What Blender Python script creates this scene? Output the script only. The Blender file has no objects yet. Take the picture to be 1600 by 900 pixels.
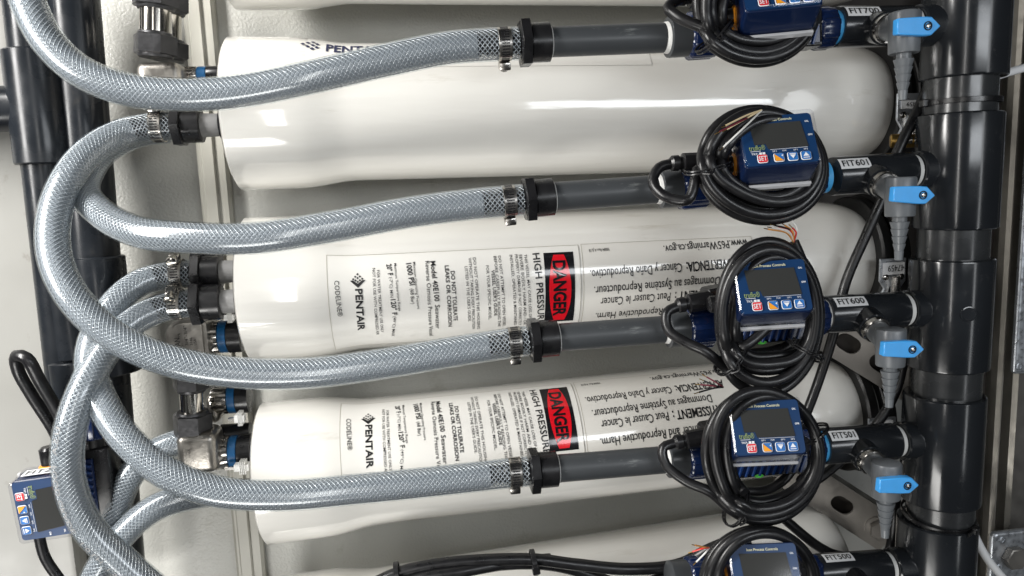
import bpy, bmesh, math, random
import numpy as np
from mathutils import Vector, Matrix
random.seed(7)
rng = np.random.default_rng(5)
scn = bpy.context.scene
# ------------------------------------------------------------------ camera
F_PX = 1155.0
CX = Vector((0.9903391, -0.05545899, 0.12709352))      # world X seen as (right, down, forward)
CY = Vector((-0.13362202, -0.13670173, 0.98155886))
CZ = Vector((-0.03706236, -0.98905861, -0.14279162))
RIGHT = Vector((CX[0], CY[0], CZ[0])); DOWN = Vector((CX[1], CY[1], CZ[1])); FWD = Vector((CX[2], CY[2], CZ[2]))
CAM = -0.72 * FWD
cd = bpy.data.cameras.new('camera'); cam = bpy.data.objects.new('camera', cd)
scn.collection.objects.link(cam); scn.camera = cam
cd.sensor_width = 36; cd.lens = 36 * F_PX / 1600; cd.clip_start = 0.01; cd.clip_end = 50
m = Matrix.Identity(4)
for i in range(3):
    m[i][0] = RIGHT[i]; m[i][1] = -DOWN[i]; m[i][2] = -FWD[i]; m[i][3] = CAM[i]
cam.matrix_world = m
# ------------------------------------------------------------------ world and lamps
w = bpy.data.worlds.new('World'); scn.world = w; w.use_nodes = True
bg = w.node_tree.nodes['Background']; bg.inputs[0].default_value = (0.48, 0.52, 0.56, 1); bg.inputs[1].default_value = 0.028
def area(name, loc, target, sx, sy, power, col):
    l = bpy.data.lights.new(name, 'AREA'); l.shape = 'RECTANGLE'; l.size = sx; l.size_y = sy; l.energy = power; l.color = col
    o = bpy.data.objects.new(name, l); scn.collection.objects.link(o); o.location = loc
    o.rotation_euler = (Vector(target) - Vector(loc)).to_track_quat('-Z', 'Y').to_euler(); return o
key = area('doorway_light', (-0.86, -0.44, 0.42), (-0.28, 0, -0.05), 0.18, 0.80, 8.9, (1.0, 0.98, 0.95)); key.data.spread = math.radians(108)
lf = area('low_fill_light', (-0.62, -0.95, -0.85), (-0.22, 0, -0.12), 0.6, 0.30, 3.8, (1.0, 0.985, 0.95)); lf.data.spread = math.radians(120)
area('window_light', (-0.31, -1.10, 0.10), (-0.2, 0, 0.05), 0.050, 0.70, 1.7, (1.0, 0.98, 0.95))
area('front_daylight', (0.50, -1.20, 0.24), (0.35, 0, 0), 0.60, 0.20, 3.6, (0.92, 0.96, 1.0))
area('side_opening', (0.88, -1.20, 0.05), (0.40, 0, 0), 0.11, 1.4, 2.0, (0.95, 0.98, 1.0))
vs = scn.view_settings
vs.view_transform = 'Standard'; vs.look = 'None'; vs.exposure = 0.0; vs.gamma = 1.0; vs.use_curve_mapping = False
scn.cycles.max_bounces = 8; scn.cycles.transparent_max_bounces = 24; scn.cycles.sample_clamp_indirect = 4
scn.cycles.use_denoising = True
# ------------------------------------------------------------------ picture -> place helpers
def ray(px, py):
    d = RIGHT * ((px - 800) / F_PX) + DOWN * ((py - 450) / F_PX) + FWD
    return d
def P(px, py, Y=0.0):
    d = ray(px, py); t = (Y - CAM.y) / d.y
    return CAM + d * t
def pxr(px, py, Y, wpx):          # half of a width of wpx picture points, in metres
    p = P(px, py, Y); return 0.5 * wpx * (p - CAM).dot(FWD) / F_PX
def lin(h):
    h = h.lstrip('#'); v = [int(h[i:i+2], 16) / 255 for i in (0, 2, 4)]
    return tuple((c / 12.92 if c <= 0.04045 else ((c + 0.055) / 1.055) ** 2.4) for c in v) + (1,)
# ------------------------------------------------------------------ materials
def new_mat(name):
    mt = bpy.data.materials.new(name); mt.use_nodes = True
    nt = mt.node_tree; b = nt.nodes['Principled BSDF']; return mt, nt, b
def N(nt, typ, **kw):
    n = nt.nodes.new(typ)
    for k, v in kw.items(): setattr(n, k, v)
    return n
def mat(name, col, rough=0.5, metal=0.0, coat=0.0, bump=0.0, bscale=300.0, var=0.0, vscale=30.0, rvar=0.0, stretch=None, spec=0.5, dirt=None, dscale=60):
    mt, nt, b = new_mat(name); L = nt.links.new
    b.inputs['Base Color'].default_value = col; b.inputs['Roughness'].default_value = rough
    b.inputs['Metallic'].default_value = metal; b.inputs['Coat Weight'].default_value = coat
    b.inputs['Coat Roughness'].default_value = 0.06; b.inputs['Specular IOR Level'].default_value = spec
    tc = N(nt, 'ShaderNodeTexCoord'); mp = N(nt, 'ShaderNodeMapping'); L(tc.outputs['Object'], mp.inputs[0])
    if stretch: mp.inputs['Scale'].default_value = stretch
    colsock = None
    if var > 0:
        nz = N(nt, 'ShaderNodeTexNoise'); nz.inputs['Scale'].default_value = vscale; nz.inputs['Detail'].default_value = 6
        L(mp.outputs[0], nz.inputs['Vector'])
        mx = N(nt, 'ShaderNodeMix', data_type='RGBA'); L(nz.outputs[0], mx.inputs[0])
        mx.inputs[6].default_value = tuple(c * (1 - var) for c in col[:3]) + (1,)
        mx.inputs[7].default_value = tuple(min(1, c * (1 + var)) for c in col[:3]) + (1,)
        colsock = mx.outputs[2]
    if dirt:
        nd = N(nt, 'ShaderNodeTexNoise'); nd.inputs['Scale'].default_value = dscale; nd.inputs['Detail'].default_value = 8; nd.inputs['Roughness'].default_value = 0.7
        L(mp.outputs[0], nd.inputs['Vector'])
        cr = N(nt, 'ShaderNodeValToRGB'); cr.color_ramp.elements[0].position = 0.60; cr.color_ramp.elements[1].position = 0.74
        L(nd.outputs[0], cr.inputs[0]); m2 = N(nt, 'ShaderNodeMix', data_type='RGBA'); L(cr.outputs[0], m2.inputs[0])
        if colsock: L(colsock, m2.inputs[6])
        else: m2.inputs[6].default_value = col
        m2.inputs[7].default_value = dirt; colsock = m2.outputs[2]
    if colsock: L(colsock, b.inputs['Base Color'])
    if rvar > 0:
        n3 = N(nt, 'ShaderNodeTexNoise'); n3.inputs['Scale'].default_value = vscale * 1.7; n3.inputs['Detail'].default_value = 7
        L(mp.outputs[0], n3.inputs['Vector']); mr = N(nt, 'ShaderNodeMapRange'); L(n3.outputs[0], mr.inputs[0])
        mr.inputs[1].default_value = 0.3; mr.inputs[2].default_value = 0.7
        mr.inputs[3].default_value = max(0.02, rough - rvar); mr.inputs[4].default_value = min(1, rough + rvar); L(mr.outputs[0], b.inputs['Roughness'])
    if bump > 0:
        n4 = N(nt, 'ShaderNodeTexNoise'); n4.inputs['Scale'].default_value = bscale; n4.inputs['Detail'].default_value = 4
        L(mp.outputs[0], n4.inputs['Vector']); bp = N(nt, 'ShaderNodeBump'); bp.inputs['Strength'].default_value = min(1, bump); bp.inputs['Distance'].default_value = 0.001 * max(1.0, bump * 1.1)
        L(n4.outputs[0], bp.inputs['Height']); L(bp.outputs[0], b.inputs['Normal'])
    return mt
def clear_mat(name, tint, edge, rough=0.05, power=1.5, base=0.04):
    mt, nt, b = new_mat(name); L = nt.links.new
    out = [n for n in nt.nodes if n.type == 'OUTPUT_MATERIAL'][0]; nt.nodes.remove(b)
    tr = N(nt, 'ShaderNodeBsdfTransparent'); tr.inputs[0].default_value = tint
    gl = N(nt, 'ShaderNodeBsdfGlossy'); gl.inputs[0].default_value = edge; gl.inputs['Roughness'].default_value = rough
    lw = N(nt, 'ShaderNodeLayerWeight'); lw.inputs[0].default_value = 0.35
    mr = N(nt, 'ShaderNodeMath', operation='POWER'); L(lw.outputs['Facing'], mr.inputs[0]); mr.inputs[1].default_value = power
    ma = N(nt, 'ShaderNodeMath', operation='MULTIPLY_ADD'); L(mr.outputs[0], ma.inputs[0]); ma.inputs[1].default_value = 0.6; ma.inputs[2].default_value = base
    mx = N(nt, 'ShaderNodeMixShader'); L(ma.outputs[0], mx.inputs[0]); L(tr.outputs[0], mx.inputs[1]); L(gl.outputs[0], mx.inputs[2]); L(mx.outputs[0], out.inputs[0])
    return mt
M = {}
M['gel'] = mat('vessel_gelcoat', (0.77, 0.755, 0.71, 1), 0.14, coat=1.0, bump=1.0, bscale=24, var=0.07, vscale=14, rvar=0.09, stretch=(0.14, 1, 1), dirt=(0.60, 0.57, 0.50, 1), dscale=34)
for n_ in M['gel'].node_tree.nodes:
    if n_.type == 'BUMP': n_.inputs['Distance'].default_value = 0.0022
M['label'] = mat('label_film', (0.80, 0.785, 0.74, 1), 0.16, coat=0.6, stretch=(0.25, 1, 1), bump=0.35, bscale=40, var=0.02, vscale=25, rvar=0.05)
M['film'] = mat('clear_label_film', (0.74, 0.72, 0.67, 1), 0.13, coat=0.7, stretch=(0.2, 1, 1), bump=0.4, bscale=40, var=0.03, vscale=18)
M['ink'] = mat('black_ink', (0.012, 0.012, 0.013, 1), 0.30)
M['navy_ink'] = mat('navy_ink', (0.012, 0.016, 0.06, 1), 0.30)
M['red_ink'] = mat('red_ink', (0.72, 0.008, 0.018, 1), 0.18, coat=0.5)
M['signblack'] = mat('sign_black', (0.010, 0.010, 0.012, 1), 0.14, coat=0.6)
M['line'] = mat('label_edge', (0.34, 0.31, 0.25, 1), 0.5)
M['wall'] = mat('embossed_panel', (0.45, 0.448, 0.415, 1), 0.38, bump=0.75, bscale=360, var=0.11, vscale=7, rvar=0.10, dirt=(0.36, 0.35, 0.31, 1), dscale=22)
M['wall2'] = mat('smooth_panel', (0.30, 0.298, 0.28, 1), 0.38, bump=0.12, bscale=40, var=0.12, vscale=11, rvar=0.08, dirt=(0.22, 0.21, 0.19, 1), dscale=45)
M['trim'] = mat('panel_trim', (0.42, 0.41, 0.36, 1), 0.45, bump=0.1, bscale=80, var=0.06, vscale=12)
M['pvc'] = mat('dark_pvc', (0.015, 0.017, 0.020, 1), 0.18, coat=0.10, bump=0.05, bscale=40, var=0.3, vscale=16, rvar=0.07, dirt=(0.040, 0.041, 0.042, 1), dscale=90)
M['pvcold'] = mat('aged_dark_pipe', (0.010, 0.012, 0.015, 1), 0.28, spec=0.32, bump=0.06, bscale=50, var=0.35, vscale=20, rvar=0.10, dirt=(0.035, 0.032, 0.028, 1), dscale=35)
M['pvcgrey'] = mat('grey_pvc', (0.045, 0.049, 0.053, 1), 0.36, coat=0.0, spec=0.35, bump=0.06, bscale=90, var=0.15, vscale=30, rvar=0.10, stretch=(0.3, 1, 1), dirt=(0.16, 0.17, 0.17, 1), dscale=75)
M['pvclight'] = mat('bare_pipe', (0.030, 0.032, 0.034, 1), 0.24, coat=0.1, bump=0.05, bscale=90, var=0.12, vscale=25, rvar=0.08)
M['valvegrey'] = mat('valve_grey', (0.13, 0.14, 0.15, 1), 0.36, bump=0.08, bscale=200, var=0.08, vscale=60, rvar=0.08)
M['handle'] = mat('handle_blue', (0.055, 0.36, 0.82, 1), 0.30, coat=0.2, bump=0.06, bscale=250, var=0.10, vscale=60)
M['black'] = mat('black_plastic', (0.009, 0.009, 0.010, 1), 0.30, bump=0.08, bscale=180, rvar=0.10, var=0.2, vscale=50)
M['rubber'] = mat('cable_rubber', (0.008, 0.008, 0.009, 1), 0.34, bump=0.12, bscale=260, rvar=0.10, var=0.2, vscale=60)
M['bandrub'] = mat('rubber_lining', (0.008, 0.008, 0.008, 1), 0.40)
M['tape'] = mat('thread_tape', (0.72, 0.72, 0.70, 1), 0.55, bump=0.5, bscale=300)
M['tapeblue'] = mat('blue_tape', (0.06, 0.36, 0.72, 1), 0.45, bump=0.4, bscale=300)
M['tapegrey'] = mat('grey_thread', (0.22, 0.22, 0.22, 1), 0.5, bump=0.4, bscale=300)
M['nutblue'] = mat('nut_blue', (0.005, 0.014, 0.055, 1), 0.24, coat=0.3, bump=0.05, bscale=120, var=0.15, vscale=30)
M['finblue'] = mat('fin_blue', (0.006, 0.034, 0.14, 1), 0.30, coat=0.2)
M['steel'] = mat('stainless', (0.52, 0.50, 0.47, 1), 0.24, metal=1, bump=0.06, bscale=120, var=0.06, vscale=30, rvar=0.08)
M['tube'] = mat('polished_tube', (0.60, 0.57, 0.52, 1), 0.16, metal=1, var=0.05, vscale=20)
M['cast'] = mat('cast_stainless', (0.36, 0.34, 0.31, 1), 0.36, metal=1, bump=0.16, bscale=300, var=0.18, vscale=60, rvar=0.10)
M['nutdark'] = mat('silvered_dark_nut', (0.065, 0.065, 0.068, 1), 0.42, metal=0.7, bump=0.3, bscale=200, var=0.25, vscale=90, rvar=0.12)
M['galv'] = mat('galvanised', (0.66, 0.69, 0.73, 1), 0.34, metal=0.85, bump=0.25, bscale=150, var=0.28, vscale=110, rvar=0.12)
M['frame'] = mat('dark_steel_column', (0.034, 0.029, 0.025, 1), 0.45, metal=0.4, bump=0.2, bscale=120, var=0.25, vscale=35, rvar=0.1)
M['strut'] = mat('strut_steel', (0.26, 0.245, 0.225, 1), 0.42, metal=0.7, bump=0.15, bscale=150, var=0.2, vscale=40, rvar=0.1)
M['rail'] = mat('rail_steel', (0.36, 0.34, 0.30, 1), 0.38, metal=0.6, bump=0.2, bscale=150, var=0.25, vscale=60, rvar=0.1)
M['brass'] = mat('brass', (0.52, 0.33, 0.10, 1), 0.30, metal=1, var=0.1, vscale=60)
M['orange'] = mat('orange_ring', (0.75, 0.28, 0.015, 1), 0.4)
M['faceblue'] = mat('face_blue', (0.007, 0.036, 0.11, 1), 0.35)
M['screen'] = mat('lcd_off', (0.040, 0.041, 0.039, 1), 0.10)
M['white'] = mat('white_print', (0.80, 0.82, 0.84, 1), 0.5)
M['tag'] = mat('tag_white', (0.78, 0.79, 0.80, 1), 0.40)
M['lime'] = mat('lime_print', (0.36, 0.44, 0.12, 1), 0.5)
M['cream'] = mat('cream_print', (0.80, 0.78, 0.50, 1), 0.5)
M['setred'] = mat('button_red', (0.72, 0.04, 0.05, 1), 0.4)
M['btnblue'] = mat('button_blue', (0.03, 0.17, 0.48, 1), 0.4)
M['btnorange'] = mat('button_orange', (0.85, 0.34, 0.02, 1), 0.4)
M['portblue'] = mat('port_band_blue', (0.008, 0.10, 0.26, 1), 0.40, bump=0.2, bscale=200)
M['whitecable'] = mat('white_cable', (0.85, 0.86, 0.87, 1), 0.35)
M['greenled'] = mat('green_inlay', (0.10, 0.55, 0.08, 1), 0.4)
M['wire_red'] = mat('wire_red', (0.62, 0.03, 0.02, 1), 0.35); M['wire_white'] = mat('wire_white', (0.75, 0.75, 0.72, 1), 0.4)
M['wire_orange'] = mat('wire_orange', (0.68, 0.30, 0.08, 1), 0.4); M['wire_green'] = mat('wire_green', (0.02, 0.22, 0.10, 1), 0.4)
M['wire_cream'] = mat('wire_cream', (0.55, 0.45, 0.28, 1), 0.4); M['wire_maroon'] = mat('wire_maroon', (0.10, 0.01, 0.02, 1), 0.4)
M['braid'] = mat('braid_thread', (0.36, 0.385, 0.41, 1), 0.17, spec=1.0, coat=1.0)
M['core'] = mat('hose_inner', (0.31, 0.335, 0.365, 1), 0.30, bump=0.15, bscale=160, var=0.12, vscale=60)
M['skin'] = clear_mat('hose_clear_skin', (0.93, 0.95, 0.96, 1), (0.85, 0.88, 0.9, 1), rough=0.16, power=2.0, base=0.06)
M['clear'] = clear_mat('clear_cover', (0.97, 0.97, 0.98, 1), (0.9, 0.9, 0.9, 1), rough=0.10, power=3.0, base=0.03)
M['lip'] = mat('lip_glare_white', (0.75, 0.76, 0.78, 1), 0.22, coat=0.5)  # whitish half-clear colour paints the glare caught by the clear lip
M['lip'].node_tree.nodes['Principled BSDF'].inputs['Alpha'].default_value = 0.5
M['house'] = mat('dark_blue_housing', (0.004, 0.014, 0.055, 1), 0.3)
# ------------------------------------------------------------------ mesh builder
def basis(xdir, up=(0, 0, 1), origin=(0, 0, 0)):    # local +X along xdir, local +Z near up
    x = Vector(xdir).normalized(); z = Vector(up) - Vector(up).dot(x) * x
    if z.length < 1e-6: z = Vector((0, -1, 0)) - Vector((0, -1, 0)).dot(x) * x
    z.normalize(); y = z.cross(x)
    mm = Matrix((x, y, z)).transposed().to_4x4(); mm.translation = Vector(origin); return mm
I4 = Matrix.Identity(4)
class MB:
    def __init__(s): s.v = []; s.f = []; s.smooth = True
    def add(s, vs_, fs_, mt=I4):
        n = len(s.v)
        if mt is I4: s.v.extend([tuple(v) for v in vs_])
        else: s.v.extend([tuple(mt @ Vector(v)) for v in vs_])
        s.f.extend([tuple(i + n for i in f) for f in fs_]); return s
    def bm(s, b, mt=I4):
        b.verts.ensure_lookup_table(); b.verts.index_update()
        s.add([v.co for v in b.verts], [[v.index for v in f.verts] for f in b.faces], mt); b.free(); return s
    def box(s, c, d, mt=I4, bev=0.0, seg=1):
        b = bmesh.new(); bmesh.ops.create_cube(b, size=1.0)
        for v in b.verts: v.co = Vector((v.co.x * d[0] + c[0], v.co.y * d[1] + c[1], v.co.z * d[2] + c[2]))
        if bev > 0: bmesh.ops.bevel(b, geom=b.edges[:], offset=bev, segments=seg, affect='EDGES', profile=0.5)
        return s.bm(b, mt)
    def lathe(s, prof, mt=I4, seg=32, close=True, rib=None, twist=0.0):  # prof: (x, r) along local X
        vs_, fs_ = [], []; n = len(prof)
        for x, r in prof:
            for k in range(seg):
                a = 2 * math.pi * k / seg + twist; rr = r
                if rib: rr = rib(x, r, a)
                vs_.append((x, rr * math.sin(a), rr * math.cos(a)))
        for i in range(n - 1):
            for k in range(seg):
                k2 = (k + 1) % seg
                fs_.append((i * seg + k, i * seg + k2, (i + 1) * seg + k2, (i + 1) * seg + k))
        if close:
            fs_.append(tuple(range(seg - 1, -1, -1))); fs_.append(tuple((n - 1) * seg + k for k in range(seg)))
        return s.add(vs_, fs_, mt)
    def ring(s, x0, x1, r0, r1, mt=I4, seg=32, bev=0.0006):   # hollow band
        p = [(x0, r0), (x0, r1 - bev), (x0 + bev, r1), (x1 - bev, r1), (x1, r1 - bev), (x1, r0), (x0, r0)]
        return s.lathe(p, mt, seg, close=False)
    def prism(s, poly, z0, z1, mt=I4, bev=0.0):       # poly in local XZ, thickness along local Y (z0..z1)
        b = bmesh.new(); vv = [b.verts.new((x, z0, z)) for x, z in poly]; fc = b.faces.new(vv)
        r = bmesh.ops.extrude_face_region(b, geom=[fc])
        for e in r['geom']:
            if isinstance(e, bmesh.types.BMVert): e.co.y = z1
        bmesh.ops.recalc_face_normals(b, faces=b.faces[:])
        if bev > 0: bmesh.ops.bevel(b, geom=[e for e in b.edges], offset=bev, segments=1, affect='EDGES')
        return s.bm(b, mt)
    def mesh(s, name, smooth=True, ang=35):
        me = bpy.data.meshes.new(name); me.from_pydata(s.v, [], s.f); me.update()
        b = bmesh.new(); b.from_mesh(me); bmesh.ops.recalc_face_normals(b, faces=b.faces[:]); b.to_mesh(me); b.free()
        if smooth:
            me.shade_smooth(); me.set_sharp_from_angle(angle=math.radians(ang))
        return me
def catmull(pts, step=0.003):
    pts = [Vector(p) for p in pts]; q = [2 * pts[0] - pts[1]] + pts + [2 * pts[-1] - pts[-2]]; out = []
    for i in range(1, len(q) - 2):
        p0, p1, p2, p3 = q[i-1:i+3]; n = max(2, int((p2 - p1).length / step))
        d0 = max(1e-6, (p1 - p0).length) ** 0.5; d1 = max(1e-6, (p2 - p1).length) ** 0.5; d2 = max(1e-6, (p3 - p2).length) ** 0.5
        m1 = (p1 - p0) / d0 - (p2 - p0) / (d0 + d1) + (p2 - p1) / d1; m2 = (p2 - p1) / d1 - (p3 - p1) / (d1 + d2) + (p3 - p2) / d2
        m1 *= d1; m2 *= d1
        for k in range(n):
            t = k / n; out.append((2*t**3-3*t**2+1)*p1 + (t**3-2*t**2+t)*m1 + (-2*t**3+3*t**2)*p2 + (t**3-t**2)*m2)
    out.append(pts[-1]); return out
def frames(path):
    n = len(path); T = []
    for i in range(n):
        T.append((path[min(n-1, i+1)] - path[max(0, i-1)]).normalized())
    up = Vector((0, -1, 0)); nn = (up - up.dot(T[0]) * T[0])
    if nn.length < 1e-4: nn = Vector((0, 0, 1)) - Vector((0, 0, 1)).dot(T[0]) * T[0]
    nn.normalize(); Ns = [nn]
    for i in range(1, n):
        nn = Ns[-1] - Ns[-1].dot(T[i]) * T[i]; nn.normalize(); Ns.append(nn)
    return T, Ns, [T[i].cross(Ns[i]) for i in range(n)]
def tube_geo(mb, path, r, seg=12, caps=True):
    T, Ns, B = frames(path); vs_, fs_ = [], []
    for i, p in enumerate(path):
        rr = r(i / (len(path) - 1)) if callable(r) else r
        for k in range(seg):
            a = 2 * math.pi * k / seg; vs_.append(p + Ns[i] * (math.cos(a) * rr) + B[i] * (math.sin(a) * rr))
    for i in range(len(path) - 1):
        for k in range(seg):
            k2 = (k + 1) % seg; fs_.append((i*seg+k, i*seg+k2, (i+1)*seg+k2, (i+1)*seg+k))
    if caps:
        fs_.append(tuple(range(seg-1, -1, -1))); fs_.append(tuple((len(path)-1)*seg + k for k in range(seg)))
    mb.add(vs_, fs_); return mb
# ------------------------------------------------------------------ object helpers
COL = scn.collection
def thing(name, label, cat, group=None, mt=None, loc=None):
    o = bpy.data.objects.new(name, None); COL.objects.link(o); o.empty_display_size = 0.02
    if mt is not None: o.matrix_world = mt
    elif loc is not None: o.location = loc
    o['label'] = label; o['category'] = cat
    if group: o['group'] = group
    return o
def part(name, mb, material, parent=None, mt=None, label=None, kind=None, smooth=True, ang=35):
    me = mb.mesh(name, smooth, ang) if isinstance(mb, MB) else mb
    if not me.materials: me.materials.append(material)
    o = bpy.data.objects.new(name, me); COL.objects.link(o)
    if parent is not None:
        o.parent = parent
    if mt is not None: o.matrix_basis = mt
    if label: o['label'] = label
    if kind: o['kind'] = kind
    return o
def tagtop(o, label, cat, group=None, kind=None):
    o['label'] = label
    if cat: o['category'] = cat
    if group: o['group'] = group
    if kind: o['kind'] = kind
    return o
def wpart(name, mb, material, parent, **kw):        # geometry given in world coordinates, parent empty has a location / matrix
    inv = parent.matrix_basis.inverted()
    mb.v = [tuple(inv @ Vector(v)) for v in mb.v]
    return part(name, mb, material, parent, **kw)
# ------------------------------------------------------------------ lettering
_TC = {}
def text_geo(s, bold=0.0, res=2):
    key = (s, bold, res)
    if key in _TC: return _TC[key]
    c = bpy.data.curves.new('t', 'FONT'); c.body = s; c.size = 1.0; c.resolution_u = res; c.offset = bold; c.fill_mode = 'BOTH' if hasattr(c, 'fill_mode') else c.fill_mode
    o = bpy.data.objects.new('t', c); COL.objects.link(o)
    bpy.context.view_layer.update()
    me = o.evaluated_get(bpy.context.evaluated_depsgraph_get()).to_mesh()
    vs_ = [(v.co.x, v.co.y) for v in me.vertices]; fs_ = [tuple(p.vertices) for p in me.polygons]
    o.to_mesh_clear() if False else None
    bpy.data.objects.remove(o); bpy.data.curves.remove(c)
    xs = [v[0] for v in vs_]; x0, x1 = min(xs), max(xs)
    r = ([((x - x0) / (x1 - x0), y / 0.729) for x, y in vs_], fs_)   # width 0..1, cap height = 1
    _TC[key] = r; return r
def flat_text(mb, s, x, z, wd, ht, y=0.0, bold=0.0, mt=I4, italic=0.0, centre=False):   # in local XZ plane, facing -Y
    vs_, fs_ = text_geo(s, bold)
    ox = x - (wd / 2 if centre else 0)
    mb.add([(ox + u * wd + italic * h * ht, y, z + h * ht) for u, h in vs_], fs_, mt)
class Cyl:
    """cylinder frame: s along the axis from A, t = arc height up from the side that faces -Y"""
    def __init__(c, A, B, R):
        c.A = Vector(A); c.B = Vector(B); c.R = R; c.m = basis(c.B - c.A, (0, 0, 1), c.A); c.L = (c.B - c.A).length; c.inv = c.m.inverted(); c.prof = None
    def pt(c, s, t, h=0.0):       # local coordinates of the thing
        a = t / c.R; r = (c.prof(s) if c.prof else c.R) + h; return Vector((s, -r * math.cos(a), r * math.sin(a)))
    def hit(c, px, py):
        o = c.inv @ CAM; d = c.inv.to_3x3() @ ray(px, py)
        a = d.y**2 + d.z**2; b = 2*(o.y*d.y + o.z*d.z); q = o.y**2 + o.z**2 - c.R**2
        disc = b*b - 4*a*q
        if disc < 0: disc = 0
        t = (-b - math.sqrt(disc)) / (2*a); p = o + d*t
        return p.x, math.atan2(p.z, -p.y) * c.R
    def text(c, mb, s, p0, p1, ht, h=0.0006, bold=0.0, res=2, flip=False):   # from (s,t) p0 to p1 along the base line
        vs_, fs_ = text_geo(s, bold, res)
        d = Vector((p1[0]-p0[0], p1[1]-p0[1])); wd = d.length; d.normalize(); n = Vector((-d.y, d.x))
        out = []
        for u, v in vs_:
            q = Vector(p0) + d * (u * wd) + n * ((v - 0.5) * ht); out.append(c.pt(q.x, q.y, h))
        mb.add(out, fs_)
    def poly(c, mb, pts, h, grid=6, gx=2):  # 4-corner patch in (s,t)
        a, b, d_, e = [Vector(p) for p in pts]; vs_, fs_ = [], []; g = grid
        for i in range(g + 1):
            for j in range(gx + 1):
                u = j / gx; v = i / g
                q = (a*(1-u) + b*u)*(1-v) + (e*(1-u) + d_*u)*v; vs_.append(c.pt(q.x, q.y, h))
        for i in range(g):
            for j in range(gx): k = i*(gx+1)+j; fs_.append((k, k+1, k+gx+2, k+gx+1))
        mb.add(vs_, fs_)
# ================================================================== SETTING
wl = MB(); wl.box((0.0, 0.105, 0.0), (3.2, 0.02, 2.4)); tagtop(part('wall', wl, M['wall']), 'embossed cream wall panel behind the vessels', None, kind='structure')
wl = MB(); wl.box((0, 0, 0), (0.0, 0, 0)) if False else None
# upright trim strip
A_ = P(309, 0, 0.085); wl.box((A_.x, 0.0885, 0), (0.030, 0.013, 2.4), bev=0.003); wl.box((A_.x - 0.003, 0.0808, 0), (0.013, 0.004, 2.4), bev=0.0015)
tagtop(part('wall_trim', wl, M['trim']), 'upright trim strip between wall panels', None, kind='structure')
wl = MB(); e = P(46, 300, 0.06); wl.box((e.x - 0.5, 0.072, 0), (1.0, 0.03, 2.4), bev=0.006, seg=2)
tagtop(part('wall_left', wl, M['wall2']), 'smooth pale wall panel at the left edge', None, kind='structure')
wl = MB(); a = P(1231, 800, 0.09); b = P(1270, 800, 0.09)
wl.box(((a.x + b.x) / 2, 0.0895, -0.5), (b.x - a.x, 0.010, 0.9)); tagtop(part('wall_post', wl, M['strut']), 'dark upright wall post at lower right', None, kind='structure')  # steel colour, darker than the panels beside it
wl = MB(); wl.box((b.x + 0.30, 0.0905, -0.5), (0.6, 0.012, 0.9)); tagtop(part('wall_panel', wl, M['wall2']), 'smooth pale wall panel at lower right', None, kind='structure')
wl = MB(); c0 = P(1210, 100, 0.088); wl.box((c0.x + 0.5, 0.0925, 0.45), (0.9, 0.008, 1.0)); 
wl.box((c0.x + 0.56, 0.0925, -0.3), (0.68, 0.0065, 0.55)); tagtop(part('wall_right_shade', wl, M['frame']), 'dark sheet painted as recess shade behind the right end of the rack', None, kind='structure')  # flat dark sheet on the wall, coloured as the shade of a recess
# ================================================================== PRESSURE VESSELS
RB = 0.0610; RBELL = 0.0672
VX = [((354, -112), (1362, -92)), ((369, 180), (1359, 165)), ((391, 453), (1334, 404)), ((416, 738), (1316, 638)), ((434, 1012), (1300, 868))]
VLAB = ['white pressure vessel cut off by the top edge, topmost of the stack',
        'white pressure vessel with no label facing out, directly below the topmost one',
        'white pressure vessel with red danger label, middle of the stack of five',
        'white pressure vessel with red danger label, fourth from the top, its lower side brightly lit',
        'white pressure vessel at the bottom edge behind black cables']
VES = []
def vessel(i):
    (a, b) = VX[i]; c = Cyl(P(*a), P(*b), RB); L = c.L
    t = thing('pressure_vessel', VLAB[i], 'pressure vessel', 'white horizontal pressure vessels', mt=c.m)
    pr = [(0.0, RBELL - 0.003), (0.002, RBELL), (0.052, RBELL - 0.0004)]
    for k in range(9):
        u = k / 8; s_ = 0.055 + 0.05 * u; pr.append((s_, RBELL - 0.0006 - (RBELL - RB - 0.0006) * (3*u*u - 2*u**3)))
    c.prof = lambda s, T=[p for p in pr[1:]]: float(np.interp(s, [p[0] for p in T], [p[1] for p in T]))
    for k in range(1, 12): pr.append((0.105 + (L - 0.06 - 0.105) * k / 11, RB))
    for k in range(1, 9):
        a_ = math.pi / 2 * k / 8; pr.append((L - 0.06 + 0.06 * math.sin(a_) * (1 if k < 8 else 1), 0.030 + (RB - 0.030) * max(0, math.cos(a_)) ** 0.55))
    mb = MB(); mb.lathe(pr, seg=96); part('shell', mb, M['gel'], t)
    mb = MB(); mb.ring(-0.0015, 0.006, 0.050, 0.0600, seg=64); part('end_ring', mb, M['black'], t)
    VES.append((t, c)); return t, c
for i in range(5): vessel(i)
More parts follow.
